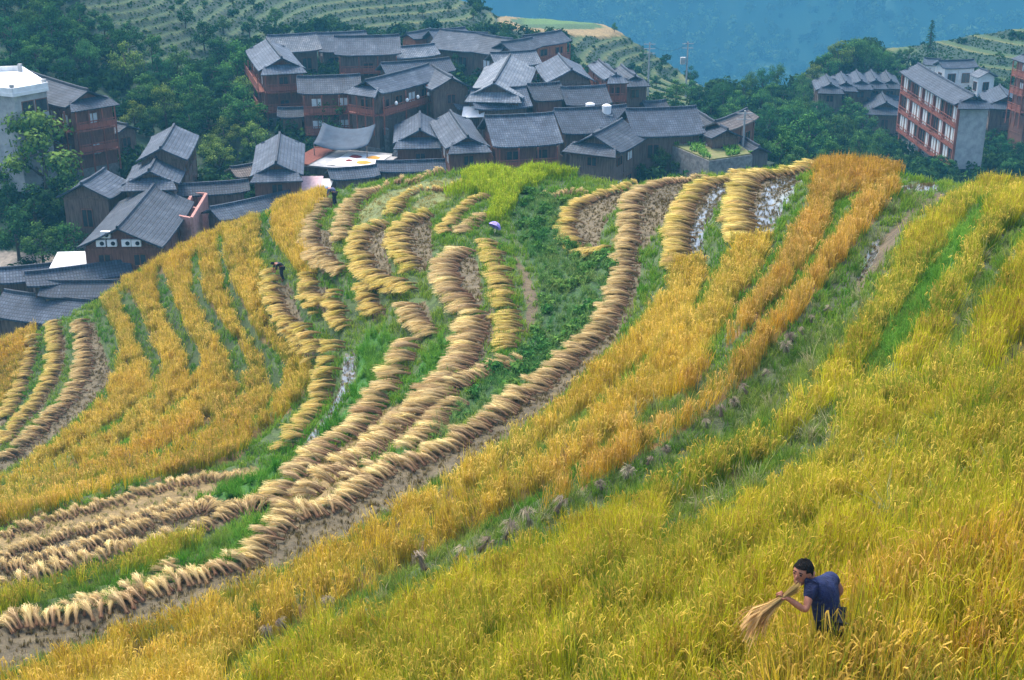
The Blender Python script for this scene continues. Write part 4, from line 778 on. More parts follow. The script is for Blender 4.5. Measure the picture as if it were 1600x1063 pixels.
def house(label, A, B, E, hr, wall=WOOD_D, roof=TILE, skirt='', bal=0, s=.54, windows=True, walls=True, base=STONE, pane=GLASS, name='timber_house', group=None, maxw=7, cat='house'):
    if name not in ('hotel', 'guesthouse'): hr = max(3.2, hr*.86)
    mx, my = (A[0]+B[0])/2, (A[1]+B[1])/2; x, y, z0 = hit(mx, my, hr, 100.0); zr = z0+hr
    ax, ay = unproj_z(A[0], A[1], zr); bx, by = unproj_z(B[0], B[1], zr); cx, cy = (ax+bx)/2, (ay+by)/2; L = math.hypot(bx-ax, by-ay); dx, dy = (bx-ax)/L, (by-ay)/L; lo, hi = 0.0, 16.0
    def off(w): ex, ey = unproj_z(E[0], E[1], zr-s*w/2); return -dy*(ex-cx)+dx*(ey-cy)
    sg0 = 1 if off(0) > 0 else -1
    for _ in range(30):
        W = (lo+hi)/2
        if 2*sg0*off(W) > W: lo = W
        else: hi = W
    W = min(max(W, 3.0), 14); ex, ey = unproj_z(E[0], E[1], zr-s*W/2)
    side = sg0
    if side < 0: dx, dy = -dx, -dy          # local +y looks to the traced eave
    L = min(max(L, 2.5), 34)
    e = empty(name, (cx, cy, z0), math.atan2(dy, dx), label, cat, group); hw = hr-s*W/2; wy = W/2-min(.65, W*.1)
    toc = Vector((-cx, -cy)); endx = 1 if dx*toc.x+dy*toc.y > 0 else -1; fr = 1 if (-dy*toc.x+dx*toc.y) > 0 else -1
    sk = bool(skirt); wx = L/2+.35 if sk else L/2-.45
    if walls:
        w = MB().box(-wx, wx, -wy, wy, .25, hw+.12); gx = L/2-.5
        w.add([(sx*gx, yy, zz) for sx in (-1, 1) for yy, zz in ((-wy, hw+.1), (wy, hw+.1), (0, hr-.25))], [(0, 2, 1), (3, 4, 5), (0, 3, 5, 2), (1, 2, 5, 4)])
        ns = max(1, int((hw-.3)/2.6))
        for k in range(1, ns+1):
            zz = .25+(hw-.2)*k/(ns+.001) if k < ns else hw-.05
            w.box(-wx-.06, wx+.06, -wy-.06, wy+.06, zz-.2, zz-.02)
        for i in range(int(2*wx/2.4)+1):
            xx = -wx+.05+i*(2*wx-.1)/max(1, int(2*wx/2.4))
            for yy in (-wy, wy): w.box(xx-.1, xx+.1, yy-.09, yy+.09, .25, hw-.1)
        w.build('wall', wall, e); MB().box(-wx-.15, wx+.15, -wy-.15, wy+.15, -3.2, .25).build('stone_base', base, e)
    V, Fc = roof_profile(L+.5, W, hr, s); r = MB().add(V, Fc)
    if sk:
        for sx in (-1, 1):
            r.slab([(sx*(L/2-.25), -W/2+.75, hw+.75), (sx*(L/2-.25), W/2-.75, hw+.75), (sx*(L/2+1.45), W/2-.05, hw-.12), (sx*(L/2+1.45), -W/2+.05, hw-.12)], .14)
    ro = r.build('roof', roof, e); q = MB()
    for i in range(8):
        x0, x1 = -L/2-.2+(L+.4)*i/8, -L/2-.2+(L+.4)*(i+1)/8; u0 = .22*abs(i/4-1)**4*.4; u1 = .22*abs((i+1)/4-1)**4*.4
        q.add([(x0, -.15, hr+u0-.05), (x0, .15, hr+u0-.05), (x0, .1, hr+u0+.2), (x0, -.1, hr+u0+.2), (x1, -.15, hr+u1-.05), (x1, .15, hr+u1-.05), (x1, .1, hr+u1+.2), (x1, -.1, hr+u1+.2)], [(0, 4, 5, 1), (1, 5, 6, 2), (2, 6, 7, 3), (3, 7, 4, 0), (0, 1, 2, 3), (4, 7, 6, 5)])
    q.build('roof_ridge', TILE_D, ro)
    if windows and walls:
        ns = max(1, int((hw-.3)/2.6)); sh = (hw-.3)/ns; cnt = 0; n = max(1, int(2*wx/2.6)); yw = fr*(wy+.075)
        for k in range(ns-1, -1, -1):
            for i in range(n):
                if cnt >= maxw: break
                if random.random() < .12: continue
                add_window(e, (-wx+(i+.5)*2*wx/n, yw, .3+k*sh+sh*.38), 0 if fr > 0 else math.pi, min(1.5, 2*wx/n*.6), sh*.40, pane if random.random() < .8 else PALEG); cnt += 1
            m = max(1, int(2*wy/3))
            for i in range(m):
                if k >= ns-2: add_window(e, (endx*(wx+.075), -wy+(i+.5)*2*wy/m, .3+k*sh+sh*.38), -math.pi/2*endx, 1.2, sh*.40, pane)
    for k in range(bal):
        zz = hw-2.5*(k+1)+.1
        if zz < .4: break
        for which in ((0, 1) if sk else (0,)):
            b = MB(); hl = (wx if which == 0 else wy)+.05; y0 = (wy if which == 0 else wx)
            b.box(-hl, hl, y0+.01, y0+.9, zz-.16, zz); b.box(-hl, hl, y0+.82, y0+.9, zz+.85, zz+.95); b.box(-hl, hl, y0+.84, y0+.88, zz+.12, zz+.2)
            for i in range(int(2*hl/.45)+1): xx = -hl+.03+i*.45; b.box(xx-.03, xx+.03, y0+.835, y0+.885, zz, zz+.86)
            for i in range(4): xx = -hl+.1+i*(2*hl-.2)/3; b.box(xx-.07, xx+.07, y0+.78, y0+.9, zz-2.4, zz+2.2)
            b.box(-hl, hl, y0+.86, y0+.875, zz+.2, zz+.7)
            o = b.build('balcony', RAIL, e); o.rotation_euler = (0, 0, (0 if fr > 0 else math.pi) if which == 0 else -math.pi/2*endx)
    return dict(e=e, L=L, W=W, hw=hw, wx=wx, wy=wy, hr=hr, fr=fr, endx=endx, z0=z0, s=s)
H = house
H('brown timber house with hipped gable and red balcony at the upper left of the village', (417,62), (440,91), (478,109), 9, WOOD_R, TILE, 'b', 2)
H('long house with mottled pale tile roof behind the red balcony house', (419,57), (492,53), (452,82), 7.5, WOOD_D, TILE_P)
H('plain grey roofed house between the mottled roof and the terraces', (495,53), (570,50), (520,82), 7, WOOD_G, TILE)
H('two storey house with red balconies and grey roof below the yellow terraces', (524,58), (622,56), (560,87), 8.5, WOOD_D, TILE, '', 2)
H('low house with a light grey roof edged in white, upper middle of the village', (600,76), (677,70), (610,93), 6, WOOD_D, TILE_P)
H('dark roofed low house just below the light grey roof', (597,100), (700,92), (640,118), 6, WOOD_D, TILE_D)
H('small house with an orange wood gable at the top of the village', (636,53), (672,46), (650,62), 6, WOOD_O, TILE)
H('wide grey roofed house beside the orange gable, against the terraces', (672,48), (725,44), (700,68), 7, WOOD_D, TILE)
H('house with two red balconies above the bushes, centre left', (466,121), (560,118), (500,147), 8.5, WOOD_R, TILE, '', 2, pane=PALEG)
hb = H('large dark timber house with white lanterns over the stone courtyard', (572,127), (668,102), (620,142), 9.5, WOOD_D, TILE, 'b', 1)
H('dark timber wing closing the right side of the stone courtyard', (676,104), (706,122), (665,136), 9, WOOD_D, TILE)
H('small hip roofed house at the foot of the courtyard wall', (656,177), (656,203), (614,222), 7, WOOD_R, TILE, 'b')
H('low roofed shed in front of the small hip roofed house', (640,213), (653,214), (640,247), 5, WOOD_R, TILE_D)
H('tall house with reddish walls left of the wide roof by the field crest', (704,175), (731,214), (695,233), 8.5, WOOD_R, TILE, 'b')
H('small grey roof between the courtyard wing and the long windowed house', (700,148), (738,143), (715,172), 6.5, WOOD_D, TILE_P)
H('house with the biggest pale hip roof in the middle of the village', (797,87), (772,130), (734,143), 8.5, WOOD_D, TILE_P, 'b')
H('long low house with white windows under the biggest pale roof', (736,141), (819,137), (790,170), 8, WOOD_D, TILE, pane=PALEG)
H('narrow house with pinkish red plank walls in the village centre', (826,133), (873,130), (850,158), 8, WOOD_R, TILE_D)
H('grey roofed house with two white water tanks on its eave', (878,138), (944,135), (915,165), 7.5, WOOD_D, TILE_D)
H('tall gabled house right of the biggest pale roof', (873,86), (893,109), (850,125), 9, WOOD_D, TILE)
H('hip gabled house with red lower walls near the right end of the village', (936,95), (962,116), (984,130), 9, WOOD_R, TILE, 'b', 1)
H('rightmost hip gabled house of the village centre, under the power pole', (971,103), (992,119), (1014,131), 8.5, WOOD_D, TILE, 'b')
H('house of red planks at the top right of the village beside the terraced knoll', (820,57), (875,49), (850,72), 8, WOOD_O, TILE, '', 1)
H('house with a broad gable facing left below the red plank house', (785,67), (830,60), (815,80), 7.5, WOOD_D, TILE)
H('low pale roof behind the biggest pale hip roof', (768,84), (835,80), (800,104), 6.5, WOOD_D, TILE_P)
H('large grey roofed house with a hidden front, top of the village', (690,47), (760,53), (715,80), 7.5, WOOD_D, TILE)
H('grey roofed house next to the terraced knoll, left of the red plank house', (735,52), (800,62), (760,85), 7.5, WOOD_D, TILE)
H('wide house with a red balcony standing directly behind the field crest', (760,183), (862,178), (815,229), 9.5, WOOD_R, TILE, '', 1)
H('dark roofed house between the wide red balcony house and the front gable house', (868,172), (976,166), (930,208), 8.5, WOOD_D, TILE_D)
H('front gable house with pale eave boards right behind the field crest', (971,188), (928,211), (985,232), 8.5, WOOD_D, TILE, 'b')
H('long dark roof at the right end of the village above the garden plot', (980,172), (1085,168), (1020,214), 8, WOOD_D, TILE_D)
H('sloping dark roof running down beside the garden plot', (1082,170), (1136,203), (1090,205), 6, WOOD_D, TILE_D)
H('lone house with a brownish tile roof among the trees', (1166,172), (1119,191), (1166,194), 6.5, WOOD_R, TILE_B)
H('open shed with white railing beside the concrete pole', (1160,214), (1186,230), (1150,231), 4, WOOD_G, TILE, windows=False, name='shed', cat='shed')
H('tiny red house between the power pole and the long dark roof', (1006,160), (1038,158), (1020,170), 5, WOOD_R, TILE_D)
H('big house with three balcony floors beside the white flat roofed building', (50,115), (137,142), (108,173), 10, WOOD_R, TILE_D, 'b', 3, pane=PALEG)
H('small dark shed beside the house with three balcony floors', (166,188), (198,196), (172,203), 4.5, WOOD_D, TILE_D, name='shed', cat='shed')
H('upper one of the two stepped roof houses left of the woods', (272,197), (251,232), (308,222), 9, WOOD_D, TILE)
H('lower one of the two stepped roof houses left of the woods', (247,241), (233,267), (284,280), 8.6, WOOD_D, TILE, 'b')
H('grey roofed house half hidden by the tree left of the stepped roofs', (162,266), (128,288), (190,300), 8, WOOD_D, TILE)
hbig = H('largest brown timber house with white air conditioners on its gable', (240,291), (184,357), (277,357), 9.2, WOOD_R, TILE, '', 0, s=.50)
H('long low tiled roof with a white tarpaulin end, left front', (42,428), (199,408), (140,438), 6.9, WOOD_D, TILE, windows=False)
H('second low tiled roof below the long roof at left front', (70,441), (192,440), (100,466), 6.4, WOOD_D, TILE_D, windows=False)
H('lowest wide tiled roof at the left edge above the field', (10,456), (144,472), (60,505), 5.6, WOOD_D, TILE_D, windows=False)
H('far left low roof by the pale courtyard', (-10,422), (96,412), (40,440), 6, WOOD_D, TILE, windows=False)
H('small lean roof at the right corner of the largest brown house', (240,402), (286,400), (255,417), 4, WOOD_D, TILE, windows=False)
H('long narrow roof behind the pink brick shell', (272,290), (385,283), (330,302), 6, WOOD_D, TILE_D, windows=False)
H('long roof following the field crest right of the pink brick shell', (331,326), (464,297), (400,335), 6, WOOD_D, TILE, windows=False)
H('house with a broad two sided roof and pale awning below the woods', (437,210), (431,255), (392,270), 8.5, WOOD_R, TILE, 'b')
H('small pale roofed hut left of the broad two sided roof', (366,262), (390,258), (380,272), 4, WOOD_R, TILE_B, windows=False, name='hut', cat='hut')
H('low tiled roof in front of the drying mats', (515,266), (586,260), (550,279), 4.5, WOOD_D, TILE, windows=False)
H('long striped tile roof just over the field crest', (590,254), (735,249), (660,267), 4.5, WOOD_D, TILE_D, windows=False)
H('small shed on posts under the red balcony houses', (436,170), (476,169), (450,183), 4, WOOD_D, TILE, windows=False, name='shed', cat='shed')
for i, (a, b, e_) in enumerate((((1291,118), (1298,131), (1274,140)), ((1314,114), (1322,129), (1302,138)), ((1338,111), (1346,126), (1326,136)), ((1361,111), (1369,125), (1349,136)), ((1384,112), (1392,126), (1374,136)))):
    H(['leftmost gable of the row of five dark gabled houses on the right', 'second gable in the row of five dark gabled houses', 'middle gable in the row of five dark gabled houses', 'fourth gable in the row of five dark gabled houses', 'gable next to the hotel in the row of five dark gabled houses'][i], a, b, e_, 8, WOOD_D, TILE_D, 'b', group='row of gabled houses left of the hotel')
H('wide dark roof in front of the row of five gables', (1345,138), (1400,133), (1370,160), 7, WOOD_D, TILE_D)
H('dark house with a steep gable touching the hotel on its left', (1378,146), (1385,160), (1352,172), 7.5, WOOD_D, TILE_D, 'b')
H('dark gabled house right of the concrete hotel', (1562,134), (1575,151), (1543,168), 9, WOOD_D, TILE_D, 'b')
H('white walled house under the right hand terraces', (1468,96), (1520,94), (1495,107), 6.5, WHITE, TILE, base=WHITE)
H('smaller white walled house right of the larger white one', (1532,108), (1545,112), (1526,121), 6, WHITE, TILE_P, base=WHITE)
H('tiny white hut left of the white walled houses', (1451,92), (1464,93), (1456,99), 5, WHITE, TILE, base=WHITE, windows=False, name='hut', cat='hut')
# the hotel: concrete frame, three glazed floors on pillars
h = H('four storey concrete hotel with rows of glazed bays and red frames', (1435,101), (1522,150), (1455,144), 12, CONC, TILE_D, 'b', s=.5, windows=False, walls=False, name='hotel', cat='hotel')
e, wx, wy, hw, fr, ex_ = h['e'], h['wx'], h['wy'], h['hw'], h['fr'], h['endx']
w = MB(); zb = 2.3; w.box(-wx, wx, -wy, wy-.25, zb, hw+.1); w.add([(sx*(wx-.9), yy, zz) for sx in (-1, 1) for yy, zz in ((-wy, hw+.1), (wy, hw+.1), (0, h['hr']-.25))], [(0, 2, 1), (3, 4, 5), (0, 3, 5, 2), (1, 2, 5, 4)]); w.box(-wx+.8, wx-.8, -wy+1.2, wy-2.2, -2, zb)
w.build('wall', CONC, e); sg = fr; nb = 5; fh = (hw-zb)/3
fm = MB()
for k in range(4): fm.box(-wx-.03, wx+.03, wy-.25, wy+.12, zb+k*fh-.13, zb+k*fh+.13)
for i in range(nb+1): x0 = -wx+2*wx*i/nb; fm.box(x0-.12, x0+.12, wy-.25, wy+.1, zb+.14, hw-.14)
o = fm.build('facade_frame', RAIL, e); o.rotation_euler = (0, 0, 0 if sg > 0 else math.pi)
for k in range(3):
    for i in range(nb):
        for hlf in (0, 1):
            ww = 2*wx/nb/2; add_window(e, ((-wx+2*wx*(i+.27+.46*hlf)/nb), sg*(wy-.24), zb+k*fh+.2), 0 if sg > 0 else math.pi, ww*.86, fh-.45, PALEG if (i+hlf+k) % 3 else GLASS)
    b = MB(); zz = zb+k*fh+.14; b.box(-wx+.1, wx-.1, wy+.13, wy+.17, zz+.75, zz+.83); b.box(-wx+.1, wx-.1, wy+.13, wy+.17, zz+.3, zz+.36)
    for i in range(int(2*wx/.6)): xx = -wx+.2+i*.6; b.box(xx-.02, xx+.02, wy+.125, wy+.175, zz-.1, zz+.8)
    o = b.build('balcony_rail', RAIL, e); o.rotation_euler = (0, 0, 0 if sg > 0 else math.pi)
for i in range(nb+1):
    x0 = -wx+.2+(2*wx-.4)*i/nb; p = MB().box(x0-.18, x0+.18, sg*(wy-.5)-.18, sg*(wy-.5)+.18, -3, zb); p.build('pillar', RAIL if i % 2 else CONC, e)
# tall timber guesthouse cut by the right edge
h = H('tall timber guesthouse with glazed balconies at the right edge', (1608,81), (1690,78), (1612,99), 15, WOOD_R, TILE_D, 'b', 3, pane=PALEG, maxw=16, name='guesthouse', cat='guesthouse')
def px_prism(name, label, corners, zt_up, mat, h, parent_parts=None):
    x, y, z0 = hit(corners[0][0], corners[0][1], zt_up, 100.0); zt = z0+zt_up; P = [unproj_z(a, b, zt) for a, b in corners]; cx = sum(p[0] for p in P)/len(P); cy = sum(p[1] for p in P)/len(P)
    e = empty(name, (cx, cy, z0), 0, label, 'building'); Q = [(float(a-cx), float(b-cy)) for a, b in P]; return e, Q, z0
def prism(Q, z0_, z1): n = len(Q); return [(a, b, z0_) for a, b in Q]+[(a, b, z1) for a, b in Q], [tuple(range(n))[::-1], tuple(range(n, 2*n))]+[(i, (i+1) % n, (i+1) % n+n, i+n) for i in range(n)]
def inset(Q, k): return [(a*k, b*k) for a, b in Q]
# flat-roofed white building

e, Q, z0 = px_prism('flat_roofed_building', 'white topped concrete building with a flat roof terrace at the left edge', [(-20,112), (34,110), (76,137), (20,147), (-30,142)], 7.75, CONC, 8)
n = len(Q)
o = MB().add(*prism(inset(Q, .93), -3, 7.4)).build('wall', CONC, e); MB().add(*prism(Q, 7.4, 7.75)).build('roof_slab', WHITE, e)
pb = MB()
for i in range(n):
    a, b = Vector((*inset(Q, .97)[i], 7.75)), Vector((*inset(Q, .97)[(i+1) % n], 7.75)); d = (b-a).normalized(); nn = Vector((-d.y, d.x, 0))*.1; pb.add([a-nn, b-nn, b+nn, a+nn]+[v+Vector((0, 0, .55)) for v in (a-nn, b-nn, b+nn, a+nn)], [(4, 5, 6, 7), (0, 1, 5, 4), (1, 2, 6, 5), (2, 3, 7, 6), (3, 0, 4, 7)])
pb.build('parapet', WHITE, e)
for i in range(5):
    a, b = inset(Q, .9)[i % n]; c = MB().box(a-.2, a+.2, b-.2, b+.2, 7.75, 8.6); c.build('roof_post', CONC, e)
for fa, fb, zz in ((.2, .8, 5.2), (.2, .8, 2.2), (.6, .4, 5.2), (.6, .4, 2.2)):
    a = Vector((*inset(Q, .935)[2], 0)); b = Vector((*inset(Q, .935)[3], 0)); p = a*fb+b*fa; d = (b-a).normalized(); add_window(e, (p.x, p.y, zz), math.atan2(d.y, d.x)+math.pi, 1.5, 1.5)
# unfinished pink brick shell
e, Q, z0 = px_prism('brick_shell', 'unfinished roofless shell of pink bricks with open room walls beside the largest house', [(256,296), (322,302), (299,340), (245,330)], 4.4, BRICK, 4.4)
n = len(Q); wl_ = MB()
def wallseg(mb, a, b, z0_, z1, t=.14):
    a, b = Vector((*a, 0)), Vector((*b, 0)); d = (b-a).normalized(); nn = Vector((-d.y, d.x, 0))*t; V = [a-nn, b-nn, b+nn, a+nn]; mb.add([v+Vector((0, 0, z0_)) for v in V]+[v+Vector((0, 0, z1)) for v in V], [(0, 3, 2, 1), (4, 5, 6, 7), (0, 1, 5, 4), (1, 2, 6, 5), (2, 3, 7, 6), (3, 0, 4, 7)])
for i in range(n): wallseg(wl_, Q[i], Q[(i+1) % n], -3, 4.4)
mid = lambda a, b, t: (a[0]*(1-t)+b[0]*t, a[1]*(1-t)+b[1]*t)
for t in (.33, .66): wallseg(wl_, mid(Q[0], Q[1], t), mid(Q[3], Q[2], t), 1.2, 4.2)
wallseg(wl_, mid(Q[0], Q[3], .5), mid(Q[1], Q[2], .5), 1.2, 4.1); wl_.build('wall', BRICK, e); MB().add(*prism(inset(Q, .95), 1.0, 1.2)).build('floor_slab', CONC, e)
d = Vector(Q[2])-Vector(Q[1]); rz = math.atan2(d.y, d.x)
for t in (.25, .6):
    for zz in (2.2, -.2): p = mid(Q[1], Q[2], t); nn = Vector((d.y, -d.x)).normalized()*.15; add_window(e, (p[0]+nn.x, p[1]+nn.y, zz), rz+math.pi, 1.0, 1.4)
# air conditioners on the gable of the largest house
e = hbig['e']; M = e.matrix_basis.copy()
bpy.context.view_layer.update(); mw = e.matrix_world
for i, (px_, zz) in enumerate(((-1.7, .2), (-.7, .2), (.6, .2), (1.5, .2), (-1.2, 1.0))):
    loc = mw @ Vector((hbig['endx']*(hbig['wx']+.28), px_, hbig['hw']+zz)); q = MB().box(-.18, .18, -.42, .42, 0, .62).build('air_conditioner', WHITE); q.location = loc; q.rotation_euler = e.rotation_euler
    f = MB(); 
    ring = [(hbig['endx']*.19, .12+.2*math.cos(a*.523), .31+.2*math.sin(a*.523)) for a in range(12)]; f.add(ring+[(p[0]+hbig['endx']*.02, p[1], p[2]) for p in ring], [tuple(range(12, 24)), tuple(range(12))[::-1]]+[(k, (k+1) % 12, (k+1) % 12+12, k+12) for k in range(12)]); f.build('fan_grille', DARKC, q)
    tag(q, 'white air conditioner box hung in the row across the brown gable of the largest house', 'air conditioner', 'air conditioners on the brown gable')
# white lanterns along the courtyard house
e = hb['e']; mw = e.matrix_world
for i in range(5):
    q = MB(); ball(q, (0, 0, 0), .21, 1, 1, 1.2, None, 10); o = q.build('lantern', CLOTHW, None, True); o.location = mw @ Vector((-hb['wx']+2*hb['wx']*(i+1)/6, hb['fr']*(hb['wy']+1.05), hb['hw']-1.3)); tag(o, 'round white lantern in the row under the eaves of the courtyard house', 'lantern', 'lanterns of the courtyard house')
# stone retaining wall of the courtyard
def wall_line(name, label, pts, hgt, mat, t=.3, cat='wall'):
    W = [Vector(hit(a, b, 0, 100.0)) for a, b in pts]; o0 = W[0].copy(); mb = MB()
    for a, b in zip(W[:-1], W[1:]):
        a, b = a-o0, b-o0; d = (b-a).normalized(); nn = Vector((-d.y, d.x, 0)).normalized()*t; V = [a-nn, b-nn, b+nn, a+nn]; mb.add([v+Vector((0, 0, -1.5)) for v in V]+[v+Vector((0, 0, hgt)) for v in V], [(0, 3, 2, 1), (4, 5, 6, 7), (0, 1, 5, 4), (1, 2, 6, 5), (2, 3, 7, 6), (3, 0, 4, 7)])
    o = mb.build(name, mat); o.location = o0; return tag(o, label, cat, kind='thing')
wall_line('stone_wall', 'tall grey stone retaining wall of the courtyard', [(552,200), (580,222), (606,246)], 3.4, STONE)
wall_line('stone_wall', 'low stone wall at the foot of the garden plot on the right', [(1045,250), (1100,246), (1165,252)], 1.3, STONE)
# raised garden plot at the right end of the village
e, Q, z0 = px_prism('garden_plot', 'raised green garden plot on low stone walls at the right end of the village', [(1046,224), (1088,207), (1148,220), (1176,240), (1108,250)], 3.6, STONE, 3.6); e['category'] = 'garden'
MB().add(*prism(Q, -4, 3.45)).build('stone_wall', STONE, e); MB().add(*prism(inset(Q, .97), 3.45, 3.6)).build('soil', noisy('garden_soil', s2l(92,104,52), s2l(128,120,80), 1.0, .95), e)
q = Blades()
for i in range(900):
    a, b = U(-1, 1), U(-1, 1); t = random.choice(range(len(Q))); k = math.sqrt(U(0, .9)); m_ = U(0, 1); px2 = (Q[t][0]*(1-m_)+Q[(t+1) % len(Q)][0]*m_)*k; py2 = (Q[t][1]*(1-m_)+Q[(t+1) % len(Q)][1]*m_)*k
    if int(px2*1.1) % 3 == 0: continue
    for j in range(3): az = U(0, 6.28); q.ribbon(arc((px2, py2, 3.6), az, U(.25, .6), U(.1, .4), .1, 2), [.12, .12, .03], (-math.sin(az), math.cos(az), 0), [0, .5, 1], U(.7, 1.3))
q.obj('crop', leafmat('garden_leaves', False, s2l(58,110,34), s2l(128,164,66), .25), e)
# canopy terrace with drying mats
x, y, z = hit(545, 250, 2.6, 100.0); plat = empty('drying_platform', (x, y, z), R(-18), 'flat roofed platform with a red slatted edge where the harvest dries', 'platform')
MB().box(-4.6, 4.6, -3.6, 3.6, -2, 2.5).build('wall', WOOD_D, plat); MB().box(-5, 5, -4, 4, 2.5, 2.68).build('deck', CONC, plat)
q = MB()
for i in range(14): q.box(-5.9+i*.2, -5.78+i*.2, -4.4, 3.5, 2.75, 2.83)
q.box(-6, -3.0, -4.4, -4.28, 2.84, 2.92); q.box(-6, -3.0, 3.3, 3.42, 2.84, 2.92); q.build('red_slats', RAIL, plat)
bpy.context.view_layer.update(); mw = plat.matrix_world
MATS = [((1.4, -.3), (2.7, 3.0), CLOTHW, 'large white drying sheet spread on the platform')]
for (cx, cy), (sx, sy), mt, lb in MATS:
    q = MB(); V = []; Fc = []
    for i in range(9):
        for j in range(9): V.append((-sx+2*sx*i/8, -sy+2*sy*j/8, .02+.03*math.sin(i*1.7+j)+.02*U(0, 1)))
    for i in range(8):
        for j in range(8): Fc.append((i*9+j, (i+1)*9+j, (i+1)*9+j+1, i*9+j+1))
    o = q.add(V, Fc).build('drying_sheet', mt); o.location = mw @ Vector((cx, cy, 2.72)); o.rotation_euler = (0, 0, R(-18)); tag(o, lb, 'drying sheet')
PEP = noisy('orange_grain', s2l(200,130,40), s2l(232,170,70), 9, .9, bump=.5); CHI = noisy('dark_red_chillies', s2l(96,24,26), s2l(150,44,40), 12, .8, bump=.5)
for (cx, cy, rr, mt, lb) in ((.4, 1.0, .85, CHI, 'heap of dark red chillies drying on the white sheet'), (2.6, 1.2, .9, PEP, 'upper heap of orange grain drying on the white sheet'), (2.4, -1.2, 1.0, PEP, 'lower heap of orange grain drying on the white sheet'), (.5, -1.0, .45, CHI, 'small heap of dark chillies near the edge of the white sheet')):
    q = MB(); V = [(0, 0, .2)]+[(rr*f*math.cos(a*.5236)*U(.85, 1.1), rr*f*.75*math.sin(a*.5236)*U(.85, 1.1), .2*(1-f**2)) for f in (.5, 1) for a in range(12)]
    q.add(V, [(0, 1+k, 1+(k+1) % 12) for k in range(12)]+[(1+k, 13+k, 13+(k+1) % 12, 1+(k+1) % 12) for k in range(12)]); o = q.build('drying_heap', mt, None, True); o.location = mw @ Vector((cx, cy, 2.76)); o.rotation_euler = (0, 0, R(-18)); tag(o, lb, 'drying heap')
aw = empty('awning', mw @ Vector((-1.6, 2.6, 0)), R(-8), 'sagging blue grey awning stretched over poles behind the drying platform', 'awning'); q = MB(); V = []; Fc = []
for i in range(11):
    for j in range(5): u, v = i/10*2-1, j/4*2-1; V.append((u*3.2, v*2.2, 4.0+.7*abs(u)**2.2+.75*v+.3*abs(v)**2))
for i in range(10):
    for j in range(4): Fc.append((i*5+j, (i+1)*5+j, (i+1)*5+j+1, i*5+j+1))
ob = q.add(V, Fc).build('cloth', TARP, aw, True); sm = ob.modifiers.new('thick', 'SOLIDIFY'); sm.thickness = .04
for a, b in ((-3.15, -2.15), (3.15, -2.15), (-3.15, 2.15), (3.15, 2.15)): MB().tube([(a, b, 0), (a, b, 4.95+.36*b)], .06, 6).build('pole', WOOD_G, aw)
# white tarpaulin, pale awning, water tanks
for px_, py_, up_, sc, lb, mt in ((118,408,5.5,(2.2,1.6), 'white tarpaulin sloping off the left end of the largest house', CLOTHW), (457,286,3,(3.2,1.2), 'pinkish awning under the broad two sided roof', noisy('pink_sheet', s2l(196,160,160), s2l(226,196,192), 2, .8)), (493,290,2.6,(1.8,1.1), 'white sheet roof beside the pinkish awning', CLOTHW), (740,174,5.0,(1.4,.9), 'white sheet hung beside the long windowed house', CLOTHW)):
    x, y, z = hit(px_, py_, up_, 100.0); aw = empty('tarpaulin', (x, y, z), R(U(-15, 15)), lb, 'tarpaulin'); q = MB().slab([(-sc[0], -sc[1], up_-.7), (sc[0], -sc[1], up_-.5), (sc[0], sc[1], up_+.5), (-sc[0], sc[1], up_+.3)], .05); q.build('sheet', mt, aw)
    for a in (-1, 1): MB().tube([(a*sc[0]*.9, -sc[1]*.9, -1), (a*sc[0]*.9, -sc[1]*.9, up_-.6)], .06, 5).build('post', WOOD_G, aw)
for px_, lb in ((922, 'left white water tank on the grey roof'), (948, 'right white water tank on the grey roof')):
    x, y, z = hit(px_, 168, 7.2, 100.0); z = tz0 = z if px_ == 922 else tz0; q = MB().tube([(0, 0, 0), (0, 0, 1.0), (0, 0, 1.15)], [.55, .55, .25], 12); t = empty('water_tank', (x, y, z), 0, lb, 'water tank'); o = q.build('tank', WHITE, t); o.location.z = 6.6; MB().box(-.7, .7, -.7, .7, 6.3, 6.6).build('stand', CONC, t)
# poles and wires
def pole(px_, py_, hm, label, arms=2, box=False):
    x, y, z = hit(px_, py_, 0, 60.0); e = empty('utility_pole', (x, y, z), 0, label, 'utility pole'); MB().tube([(0, 0, -.5), (0, 0, hm)], [.16, .11], 8).build('mast', CONC, e)
    for k in range(arms): MB().box(-.9, .9, -.06, .06, hm-.35-.7*k, hm-.25-.7*k).build('cross_arm', CONC, e)
    if box: MB().box(-1.1, -.3, -.35, .35, hm-3.6, hm-2.5).build('transformer', CONC, e)
    return Vector((x, y, z+hm-.2))
p1 = pole(1158, 268, 7.0, 'pale concrete power pole rising behind the field crest'); p2 = pole(1071, 152, 9, 'power pole with a white transformer in front of the terraced knoll', 2, True); p3 = pole(1012, 152, 8.5, 'twin armed power pole beside the rightmost village house', 3)
def wire(a, b, sag, label):
    q = MB().tube([(a-a)+(b-a)*t-Vector((0, 0, sag*4*t*(1-t))) for t in np.linspace(0, 1, 13)], .022, 4); o = q.build('cable', DARKC); o.location = a; tag(o, label, 'cable')
wire(p1, Vector(unproj_d(1330, 262, 175)), 1.5, 'dark cable hanging from the pale concrete pole to the right'); wire(p3, p2, 1.2, 'dark cable slung between the two far power poles')
